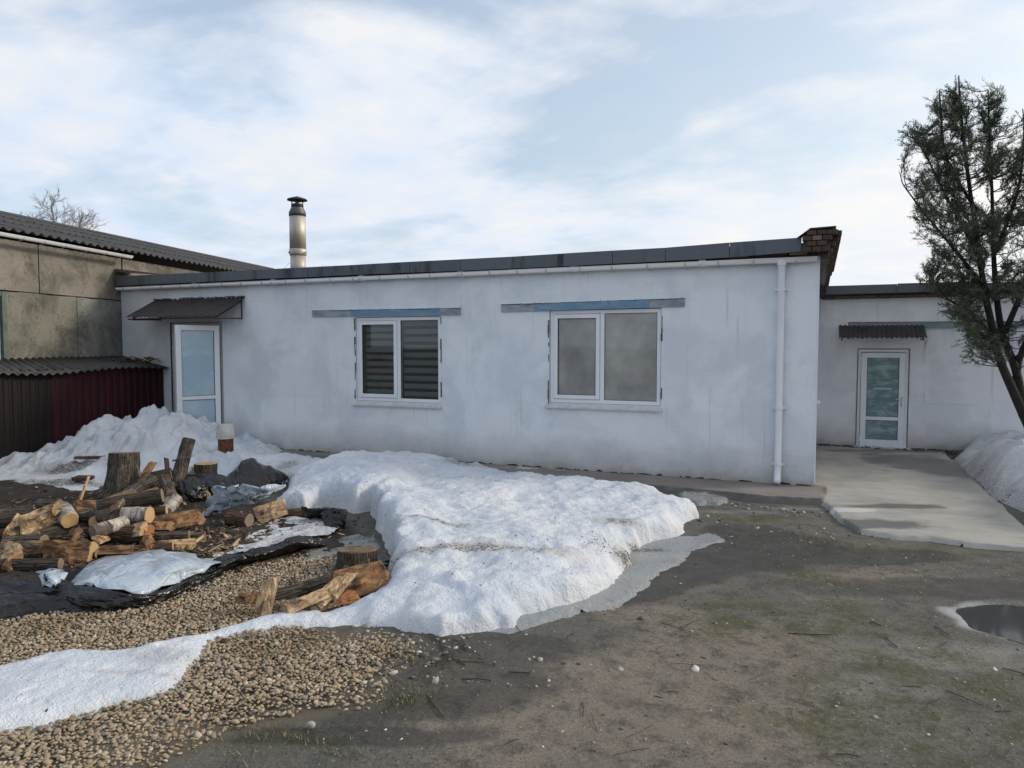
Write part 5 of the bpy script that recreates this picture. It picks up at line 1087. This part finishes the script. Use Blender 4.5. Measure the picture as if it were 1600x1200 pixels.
LG(190, 786, 0.24, 0.34, 0.061, -50, 5, 'bark_lichen', 'end_grey', 'weathered split leaning on the tall stump', 84, kind='split', face='split_dull', roll=-30)
# pile by the snow
GP = 'firewood dropped beside the snow'
LG(560, 877, .10, .20, .19, 90, 86, 'bark', 'split_dull', 'dark cut stump half hidden in the snow edge', 32, name='tree_stump', cat='stump', group=GP, flare=.1)
LG(560, 889, .07, .22, .07, 10, 15, 'bark_lichen', 'end_grey', 'rough bark chunk leaning on the dark stump', 33, group=GP)
LG(416, 936, .13, .32, .075, 75, 62, 'bark', 'split_pale', 'upright split piece with a pale edge at the pile left', 34, kind='split', face='split_pale', roll=-80, group=GP)
LG(388, 937, .05, .15, .075, -4, 0, 'split', 'split', 'small square pale block lying on the gravel', 35, kind='split', face='split', roll=-45, group=GP, ang=2.9)
LG(468, 922, .07, .55, .075, 27, 8, 'bark_lichen', 'split_dull', 'long grey barked split running toward the snow', 36, kind='split', face='split_dull', roll=160, group=GP)
LG(480, 938, .11, .34, .065, 38, 10, 'bark', 'split_pale', 'pale split lying across the front of the small pile', 37, kind='split', face='split_pale', roll=-60, group=GP)
LG(466, 946, .05, .24, .055, 35, 0, 'split_pale', 'split_pale', 'short pale wedge at the front tip of the small pile', 38, kind='split', face='split_pale', roll=-50, group=GP)
LG(517, 924, .13, .32, .075, 55, 20, 'bark', 'split_pale', 'steep narrow split in the middle of the small pile', 39, kind='split', face='split_pale', roll=-60, group=GP)
LG(562, 908, .14, .50, .135, 20, 8, 'bark_red', 'split', 'large brown wedge with its end on the snow', 40, kind='split', face='split', roll=-35, group=GP)
LG(533, 936, .06, .28, .06, 22, 0, 'bark_red', 'end_orange', 'orange faced split under the large brown wedge', 41, kind='split', face='end_orange', roll=-40, group=GP)
LG(512, 945, .04, .30, .045, 45, 0, 'bark', 'split_dull', 'dark split at the snow edge below the pile', 42, kind='split', face='split_dull', roll=-50, group=GP)
LG(500, 912, .08, .30, .06, 30, 5, 'bark', 'split', 'brown split behind the steep narrow split', 90, kind='split', face='split', roll=-30, group=GP)
LG(536, 914, .16, .26, .06, 60, 30, 'bark', 'split_pale', 'short split standing against the large brown wedge', 91, kind='split', face='split_pale', roll=-80, group=GP)
LG(440, 948, .03, .18, .03, 30, 0, 'bark', 'end_grey', 'thin bark stick left of the short pale wedge', 43, group=GP)
# sticks, boards
def stick(pts, r, mat, label, name='stick', cat='stick', group='sticks lying in the heap'):
    P_ = [G(a, b, z) for a, b, z in pts]; o = MB().tube([p - P_[0] for p in P_], r, 6).build(name, mat, None, True); o.location = P_[0]; tag(o, label, cat, group); return o
stick([(107, 818, .10), (122, 790, .30), (139, 744, .62)], [.022, .018, .015], 'split_pale', 'long pale stick standing slanted out of the left heap')
stick([(24, 786, .03), (34, 784, .04), (42, 779, .05)], [.022, .010, .008], 'split', 'short pale chip stick on the dark soil at left')
stick([(183, 792, .35), (205, 780, .42), (232, 774, .45)], [.03, .025, .010], 'split', 'pale splinter on top of the heap below the tall stump')
stick([(170, 800, .32), (195, 788, .38), (218, 777, .44)], [.02, .02, .008], 'split_dull', 'dull splinter lying beside the pale splinter')
stick([(150, 800, .20), (180, 783, .30), (205, 776, .36)], [.012, .010, .006], 'split_dull', 'thin long splinter behind the mid heap')
stick([(70, 846, .10), (100, 838, .22), (140, 836, .18)], [.010, .009, .006], 'twig', 'thin branch across the slanting birch log')
stick([(236, 862, .05), (248, 852, .08), (238, 842, .14)], [.012, .010, .006], 'split', 'bent chip below the round pale end')
stick([(300, 850, .04), (330, 836, .05), (360, 828, .04)], [.012, .010, .006], 'split_dull', 'long splinter lying on the soiled sheet')
stick([(245, 790, .12), (255, 770, .25), (262, 752, .38)], [.012, .010, .006], 'twig', 'thin twig leaning against the mossy log')
stick([(262, 762, .22), (290, 784, .12), (305, 790, .10)], [.012, .010, .006], 'twig', 'thin twig hanging in front of the black bundle')
stick([(270, 720, .55), (285, 716, .60), (303, 712, .62)], [.012, .010, .006], 'split_dull', 'thin splinter across the slim leaning log')
stick([(218, 745, .42), (216, 735, .50), (213, 725, .56)], [.016, .012, .006], 'split_dull', 'thin splinter beside the tall stump')
stick([(370, 888, .02), (380, 895, .02), (388, 906, .02)], [.014, .012, .008], 'split', 'pale peg lying on the gravel below the sheeting')
stick([(420, 1028, .02), (445, 1022, .025), (470, 1016, .03)], [.008, .008, .006], 'board', 'thin brown stick lying on the gravel below the snow')
stick([(562, 1030, .015), (575, 1024, .02), (584, 1020, .02)], [.004, .004, .003], 'split_pale', 'pale straw lying beside the white pebble')
def board(px, py, z, l, wd, t, yaw, label, mat='board', pitch=0, name='board', cat='board'):
    o = MB().box((-l / 2, -wd / 2, -t / 2), (l / 2, wd / 2, t / 2), .004).build(name, mat); o.location = G(px, py, z); o.rotation_euler = (rr.uniform(-.1, .1), R(pitch), R(yaw) + YAW); tag(o, label, cat); return o
def snow_top(px, py):
    """height of the snow where the line of sight first meets it"""
    z = np.linspace(1.6, 0, 330); r = ray(px, py); t = (z - CAMH) / r.z; x, y = r.x * t, r.y * t
    h = snow_h(x, y, sdist(x, y, main_out)); k = np.nonzero(h >= z)[0]; return float(z[k[0]]) if len(k) else 0.0
board(140, 715, snow_top(140, 715) + .03, .46, .09, .045, 4, 'reddish board lying on the dirty snow mound')
board(130, 747, snow_top(130, 747) + .03, .26, .16, .05, -5, 'dark reddish board end at the foot of the snow mound', 'bark_red')
# rounded white stone and red brick chip
for px, py, s, mt, lb in ((549, 1027, .034, 'grit', 'single white pebble at the corner of the gravel'), (350, 1003, .035, 'bark_red', 'rusty brown stone at the edge of the snow strip'), (485, 1133, .03, 'grit', 'pale flat stone at the mossy gravel edge')):
    c = G(px, py, .02); o = scatter('stone', np.array([[0, 0, 0.]]), np.array([s * .8]), mt if mt != 'grit' else 'pale_stone', True, .8, .12, 3); o.location = c; tag(o, lb, 'stone')

# white bucket upside down on a rusty block, by the door
bz = snow_top(353, 704); c = G(353, 704, bz); 
rb = MB().tube([(0, 0, -.2), (0, 0, .21)], .125, 14).build('rusty_block', 'rust', None); rb.location = (c.x, c.y, bz); tag(rb, 'rusty brown block stub standing in the snow by the door', 'block')
bk = empty('bucket', (c.x, c.y, bz + .211)); tag(bk, 'white plastic bucket upside down on the rusty block by the door', 'bucket')
MB().tube([(0, 0, 0), (0, 0, .02), (0, 0, .225), (0, 0, .24)], [.152, .150, .136, .130], 24).build('shell', 'bucket', bk, True)
MB().tube([(0, 0, .0), (0, 0, .022)], .160, 24).build('rim', 'bucket', bk); MB().tube([(0, 0, .05), (0, 0, .058)], .153, 24).build('band', 'bucket', bk)
# small icy block on the low stump
c = G(296, 733, .36); o = scatter('ice_chunk', np.array([[0, 0, 0.]]), np.array([.07]), MAT['snow'], True, .7, .2, 8); o.location = c; tag(o, 'small white ice chunk on the low dark stump', 'ice')

# ================================================================ PLASTIC SHEETING
def cat1(P_, n):
    out = []
    for i in range(len(P_) - 1):
        p0, p1, p2, p3 = P_[max(i - 1, 0)], P_[i], P_[i + 1], P_[min(i + 2, len(P_) - 1)]
        for k in range(n):
            t = k / n; out.append(.5 * ((2 * p1) + (p2 - p0) * t + (2 * p0 - 5 * p1 + 4 * p2 - p3) * t * t + (-p0 + 3 * p1 - 3 * p2 + p3) * t ** 3))
    out.append(P_[-1]); return out
def film(rows, mat, name, amp=.03, n=10, seed=0, fr=5.0, dirt=.3, thick=.004, flat=False, su=1.0):
    Rw = [cat1([G(*p) for p in r], n) for r in rows]; cols = list(zip(*Rw)); C_ = [cat1(list(c), n) for c in cols]; nv = len(C_[0]); nu = len(C_); V = np.array([[tuple(C_[i][j]) for i in range(nu)] for j in range(nv)])
    ux = np.linspace(0, fr * (nu / nv) ** .5, nu)[None] + np.zeros((nv, 1)); vy = np.linspace(0, fr, nv)[:, None] + np.zeros((1, nu))
    crease = (1 - np.abs(fbm(ux * su + fbm(ux, vy, 2, seed) * .6, vy * 1.0, 3, seed + 3, .5)) * 2.4)
    q_ = vy * .42 * fr / 5 + 1.5 * fbm(ux * .22, vy * .35, 3, seed + 11) ; ridge_ = 1 - np.abs(2 * (q_ % 1) - 1); crease = crease * (1 - .6 * (su < 1)) + (ridge_ ** 2 * .9 if su < 1 else 0)
    V[..., 2] += amp * (crease - .55); V[..., 0] += amp * .5 * fbm(ux * 1.7, vy * 1.7, 3, seed + 5); V[..., 1] += amp * .5 * fbm(ux * 1.7, vy * 1.7, 3, seed + 8); V[..., 2] = np.maximum(V[..., 2], .012)
    idx = np.arange(nu * nv).reshape(nv, nu); F = np.stack([idx[:-1, :-1].ravel(), idx[:-1, 1:].ravel(), idx[1:, 1:].ravel(), idx[1:, :-1].ravel()], 1)
    V = V.reshape(-1, 3)
    if flat:
        rq = np.random.RandomState(seed); V = V + (rq.rand(*V.shape) - .5) * np.array([.08, .08, .055]); alt = rq.rand(len(F)) < .5
        F = np.concatenate([np.where(alt[:, None], F[:, [0, 1, 2]], F[:, [0, 1, 3]]), np.where(alt[:, None], F[:, [0, 2, 3]], F[:, [1, 2, 3]])])
    o = mesh(name, V, F, mat, smooth=not flat); s_ = o.modifiers.new('t', 'SOLIDIFY'); s_.thickness = thick
    a = o.data.attributes.new('dirt', 'FLOAT', 'POINT'); a.data.foreach_set('value', np.full(nu * nv, dirt, np.float32)); return o
SG = 'black and white film round the firewood'
b1 = film([[(-90, 905, .10), (-30, 908, .16), (40, 905, .15), (95, 908, .17), (125, 912, .15), (165, 921, .16), (207, 931, .13), (245, 925, .11), (290, 905, .10), (342, 882, .09)],
      [(-90, 935, .09), (-30, 935, .12), (40, 930, .10), (95, 925, .13), (130, 935, .12), (170, 940, .11), (210, 938, .10), (250, 930, .09), (295, 910, .09), (345, 888, .08)],
      [(-90, 965, .04), (-30, 962, .05), (40, 954, .05), (95, 948, .05), (135, 948, .05), (175, 948, .05), (215, 945, .05), (255, 936, .05), (300, 916, .05), (348, 892, .04)],
      [(-90, 985, .01), (-30, 976, .01), (40, 966, .01), (95, 960, .01), (140, 958, .01), (180, 956, .01), (222, 950, .01), (262, 940, .01), (305, 922, .01), (350, 898, .01)]], 'film_black', 'black_sheeting', .050, 14, 1, 6.0, su=.3, dirt=0)
tag(b1, 'wrinkled black sheeting along the gravel edge at lower left', 'plastic sheet', SG)
w1 = film([[(112, 900, .12), (142, 872, .14), (185, 864, .16), (225, 862, .17), (268, 862, .18), (300, 868, .16), (330, 876, .13), (347, 881, .10)],
      [(112, 906, .15), (145, 890, .17), (185, 880, .20), (228, 878, .21), (262, 876, .22), (292, 884, .19), (312, 888, .15), (335, 886, .11)],
      [(113, 912, .16), (145, 908, .18), (183, 900, .19), (220, 900, .19), (250, 898, .18), (272, 899, .15), (295, 898, .13), (322, 890, .11)],
      [(113, 918, .15), (140, 917, .16), (165, 921, .16), (207, 931, .14), (228, 925, .13), (250, 916, .12), (280, 906, .11), (310, 896, .10)]], 'film_white', 'white_sheeting', .02, 2, 4, 1.6, .0, flat=True)
tag(w1, 'smooth bluish white sheet bulging over the black edge', 'plastic sheet', SG)
w1b = film([[(60, 893, .16), (78, 889, .2), (92, 893, .16)], [(62, 902, .19), (80, 900, .22), (97, 904, .18)], [(70, 915, .15), (84, 916, .16), (98, 912, .15)]], 'film_white', 'white_sheeting', .02, 3, 6, 2, .0, flat=True)
tag(w1b, 'small white folded lump left of the bulging sheet', 'plastic sheet', SG)
b2 = film([[(335, 878, .08), (365, 866, .10), (400, 860, .12), (425, 857, .12), (455, 842, .17), (480, 838, .16), (503, 845, .08)],
      [(340, 886, .09), (370, 874, .11), (402, 868, .12), (430, 862, .12), (458, 850, .15), (484, 848, .13), (506, 850, .06)],
      [(345, 894, .01), (375, 884, .01), (405, 877, .01), (432, 870, .01), (462, 862, .01), (486, 858, .01), (508, 855, .01)]], 'film_black', 'black_sheeting', .045, 12, 9, 5, su=.45, dirt=0)
tag(b2, 'crumpled black fold of sheeting between soiled film and gravel', 'plastic sheet', SG)
w2_ = film([[(300, 835, .03), (350, 825, .03), (400, 818, .03), (450, 808, .03), (500, 804, .03), (528, 806, .05)],
      [(300, 850, .03), (350, 842, .03), (400, 834, .03), (452, 822, .03), (500, 815, .04), (535, 815, .06)],
      [(300, 866, .03), (350, 858, .04), (400, 850, .05), (455, 834, .07), (500, 826, .06), (530, 824, .05)],
      [(330, 878, .07), (362, 866, .09), (400, 859, .11), (455, 842, .15), (492, 838, .10), (515, 836, .05)]], 'film_soiled', 'white_sheeting', .03, 9, 12, 6, .75)
tag(w2_, 'soiled white sheet lying flat under the dropped logs', 'plastic sheet', SG)
w3 = film([[(337, 757, .44), (360, 757, .46), (385, 759, .45), (410, 760, .43), (438, 756, .42), (450, 750, .42)],
      [(330, 772, .30), (352, 772, .34), (380, 772, .34), (408, 769, .35), (430, 764, .36), (445, 757, .38)],
      [(321, 792, .14), (340, 788, .20), (368, 784, .24), (395, 778, .28), (420, 770, .32), (440, 762, .35)],
      [(303, 818, .01), (325, 806, .04), (352, 797, .12), (378, 789, .18), (405, 779, .25), (430, 768, .30)]], 'film_white', 'white_sheeting', .02, 3, 15, 2, .0, flat=True)
tag(w3, 'white sheet folded up like a tent before the black bag', 'plastic sheet', SG)
b3 = film([[(500, 800, .18), (520, 795, .22), (540, 800, .20)], [(505, 815, .10), (525, 812, .12), (541, 812, .14)], [(512, 830, .02), (528, 826, .03), (540, 820, .06)]], 'film_black', 'black_sheeting', .05, 9, 18, 4)
tag(b3, 'black sheet corner tucked against the snow bank', 'plastic sheet', SG)
b4 = film([[(470, 792, .22), (495, 795, .2), (520, 797, .2)], [(478, 805, .08), (500, 805, .09), (522, 804, .1)], [(480, 812, .02), (502, 812, .02), (524, 812, .03)]], 'film_black', 'black_sheeting', .04, 9, 19, 4)
tag(b4, 'black sheet edge under the snow overhang', 'plastic sheet', SG)
def bag(px, py, z, rx, ry, rz_, label, seed, amp=.22, yaw=0):
    bm = bmesh.new(); bmesh.ops.create_icosphere(bm, subdivisions=5, radius=1)
    V = np.array([v.co[:] for v in bm.verts]); F = np.array([[v.index for v in f.verts] for f in bm.faces]); bm.free()
    q = fbm(V[:, 0] * 1.6 + V[:, 2] + seed, V[:, 1] * 1.6 - V[:, 2] * 1.3, 4, seed, .55); k = 1 + amp * .8 * (1 - 2.2 * np.abs(q)) - amp * .3 + .04 * fbm(V[:, 0] * 5, V[:, 1] * 5 + V[:, 2] * 4, 2, seed + 2)
    V = V * k[:, None] * np.array([rx, ry, rz_]); V[:, 2] = np.maximum(V[:, 2], -rz_ * .5)
    o = mesh('black_bag', V, F, 'film_black', smooth=True); o.location = G(px, py, z); o.rotation_euler.z = YAW + R(yaw); tag(o, label, 'plastic bag', 'black plastic bundles'); a = o.data.attributes.new('dirt', 'FLOAT', 'POINT'); return o
b0 = film([[(352, 748, .03), (370, 738, .06), (388, 733, .08), (407, 733, .08), (428, 738, .06), (450, 746, .05)],
      [(350, 750, .12), (368, 731, .28), (387, 716, .42), (405, 721, .37), (425, 730, .29), (448, 744, .16)],
      [(346, 762, .08), (366, 750, .18), (386, 742, .25), (406, 744, .22), (428, 749, .16), (448, 753, .08)],
      [(345, 774, .01), (366, 776, .01), (388, 776, .01), (408, 772, .01), (430, 766, .01), (449, 759, .02)]], 'film_black', 'black_sheeting', .035, 11, 23, 4, dirt=0)
tag(b0, 'black sheet flap humped up to a peak beside the snow', 'plastic sheet', SG)
bag(322, 765, .17, .40, .28, .19, 'flatter black bundle draped before the stumps', 5, .26)
bag(300, 772, .16, .22, .22, .2, 'small black lump under the draped bundle', 8, .26)

# ================================================================ TREES
TD = 11.3
def crown_tree():
    base = G(1662, 778); root = empty('juniper_tree', base); tag(root, 'tall dark juniper with forked trunk beside the set-back wing', 'tree')
    S = [
     ([(1665, 790, 0), (1640, 730, 0), (1608, 665, 0), (1583, 610, 0), (1562, 560, 0), (1548, 500, -.05), (1536, 440, -.08), (1527, 370, -.1), (1516, 300, -.12), (1506, 220, -.12), (1500, 160, -.1), (1498, 118, -.1)], .10, .009),
     ([(1600, 650, 0), (1588, 580, .08), (1566, 520, .1), (1556, 450, .1), (1552, 380, .1), (1550, 300, .12), (1546, 220, .12), (1544, 140, .12)], .075, .008),
     ([(1588, 590, .02), (1598, 545, .15), (1630, 480, .2), (1655, 400, .2), (1668, 300, .2), (1672, 220, .2)], .055, .008),
     ([(1556, 470, .05), (1500, 400, -.3), (1450, 340, -.5), (1412, 290, -.6)], .035, .008),
     ([(1530, 400, 0), (1480, 310, .4), (1445, 240, .5), (1420, 205, .5)], .03, .007),
     ([(1560, 540, 0), (1520, 490, .3), (1485, 470, .5), (1450, 440, .6)], .035, .007),
     ([(1570, 520, 0), (1610, 420, -.4), (1640, 300, -.6), (1620, 190, -.7)], .05, .008),
     ([(1590, 560, 0), (1660, 500, .3), (1720, 430, .5), (1760, 340, .6)], .05, .008),
     ([(1527, 330, 0), (1480, 250, -.3), (1470, 170, -.4), (1468, 140, -.4)], .03, .007),
     ([(1552, 400, 0), (1590, 300, .3), (1600, 210, .5), (1598, 170, .5)], .035, .007)]
    mb = MB(); stems = []
    for pts, r0, r1 in S:
        P_ = cat1([CP(a, b, TD + d) for a, b, d in pts], 4); n = len(P_); mb.tube([p - base for p in P_], [r0 + (r1 - r0) * (i / (n - 1)) ** .8 for i in range(n)], 9); stems += [(p, i / (n - 1), r0) for i, p in enumerate(P_)]
    mb.build('trunk', 'tree_bark', root, True)
    r = random.Random(11)
    crown = [(1384, 314), (1398, 300), (1400, 262), (1412, 255), (1412, 200), (1426, 202), (1442, 232), (1452, 215), (1462, 160), (1478, 150), (1490, 125), (1508, 128), (1514, 180), (1530, 270), (1538, 180), (1548, 130), (1560, 135), (1568, 190), (1585, 275), (1600, 210), (1630, 170), (1680, 230), (1750, 330), (1760, 430), (1700, 500), (1650, 530), (1620, 520), (1590, 510), (1560, 540), (1530, 556), (1505, 535), (1492, 500), (1462, 470), (1432, 448), (1450, 420), (1428, 385), (1408, 365), (1412, 335)]
    cp = np.array(crown, float)
    tw = MB(); LV = []; LF = []
    def leafrow(p, d, n, spread):
        for i in range(n):
            q = p + d * (i / n); v = (d.normalized() * 1.0 + Vector((r.gauss(0, .6), r.gauss(0, .6), r.gauss(.25, .45)))).normalized() * r.uniform(.022, .055); s_ = v.cross(Vector((r.gauss(0, 1), r.gauss(0, 1), r.gauss(0, 1)))).normalized() * r.uniform(.0026, .0055)
            q = q + Vector((r.gauss(0, 1), r.gauss(0, 1), r.gauss(0, 1))) * spread; k = len(LV); LV.extend([q - s_ - base, q + s_ - base, q + v - base]); LF.append((k, k + 1, k + 2))
    made = 0; tries = 0
    while made < 840 and tries < 9000:
        tries += 1; px, py = r.uniform(1385, 1760), r.uniform(112, 560); sdv = float(sdist(np.array([px]), np.array([py]), cp)[0])
        if sdv < -4: continue
        # clumps and gaps; the crown is denser towards the stems
        dn = float(vn(np.array([px / 34.]), np.array([py / 34.]), 5)[0]); core_ = min(1, max(0, sdv / 60))
        if dn < .44 - .26 * core_ + (.14 if py > 440 else 0) : continue
        depth = r.gauss(0, .38) * (1 if py > 200 else .5); T_ = CP(px, py, TD + depth)
        cand = [s for s in stems if s[0].z < T_.z - .10 and s[1] > .12]
        if not cand: cand = stems
        A_ = min(cand, key=lambda s: (s[0] - T_).length + r.uniform(0, .35)); a = A_[0]; L0 = (T_ - a).length
        if L0 > 1.35: continue
        sag = Vector((r.gauss(0, .06), r.gauss(0, .06), -.10 * L0)); P_ = [a, a.lerp(T_, .35) + sag, a.lerp(T_, .7) + sag * .8, T_]; P_ = cat1(P_, 2); tw.tube([p - base for p in P_], [.006 * (1 - i / len(P_)) + .002 for i in range(len(P_))], 4, False); made += 1
        nt_ = 8
        for j in range(nt_):
            t = .35 + .65 * (j + r.random()) / nt_; q = P_[min(int(t * (len(P_) - 1)), len(P_) - 1)]; d = ((T_ - a).normalized() * .8 + Vector((r.gauss(0, .55), r.gauss(0, .55), r.gauss(.35, .4)))).normalized() * r.uniform(.08, .22)
            if py > 470: d.z -= .05
            tw.tube([q - base, q + d - base], [.003, .0012], 3, False); leafrow(q, d, 20, .010)
            for _ in range(2): e = q + d * r.uniform(.3, .9); leafrow(e, (d.normalized() + Vector((r.gauss(0, .7), r.gauss(0, .7), r.gauss(0, .6)))).normalized() * r.uniform(.05, .11), 8, .008)
    tw.build('branches', 'twig', root)['kind'] = 'stuff'
    mesh('crown', LV, LF, 'juniper', root)['kind'] = 'stuff'
crown_tree()
def bare_tree(px, py, D, H, label, seed):
    r = random.Random(seed); top = CP(px, py, D); base = Vector((top.x, top.y, 0)); root = empty('bare_birch', base); tag(root, label, 'tree', 'bare trees beyond the slate roof'); tr = MB(); tw = MB(); Ht = top.z
    P_ = [Vector((r.uniform(-.1, .1) * i, r.uniform(-.1, .1) * i, Ht * i / 6)) for i in range(7)]; P_[-1] = Vector((0, 0, Ht)); tr.tube(P_, [.22 * (1 - i / 7) + .02 for i in range(7)], 7); tr.build('trunk', 'far_birch', root)
    def grow(p, d, l, rad, lv):
        q = p + d * l * .5 + Vector((r.gauss(0, .06), r.gauss(0, .06), .04)) * l; e = p + d * l + Vector((0, 0, -.10 * l if lv > 1 else .05)); tw.tube([p, q, e], [rad * .7, rad * .45, rad * .25], 3, False)
        if lv >= 3: return
        for _ in range(5 if lv < 2 else 4):
            t = r.uniform(.3, 1); s_ = p.lerp(e, t); nd = (d + Vector((r.gauss(0, .55), r.gauss(0, .55), r.gauss(.1, .45)))).normalized(); grow(s_, nd, l * r.uniform(.4, .65), rad * .5, lv + 1)
    for i in range(34):
        t = r.uniform(.45, 1.0); k = t * 6; p = P_[int(min(k, 5))].lerp(P_[int(min(k, 5)) + 1], k - int(min(k, 5))); a = r.uniform(0, 6.283); grow(p, Vector((math.cos(a), math.sin(a), r.uniform(.5, 1.3))).normalized(), (1.15 - t) * 2.6 + .5, .04, 0)
    tw.build('twigs', 'far_birch', root)
bare_tree(80, 322, 46, 0, 'bare grey tree showing above the slate roof, taller one', 3)
bare_tree(124, 346, 48, 0, 'lower bare grey tree just right of the taller one', 5)
bare_tree(46, 338, 47, 0, 'lower bare grey tree just left of the taller one', 8)
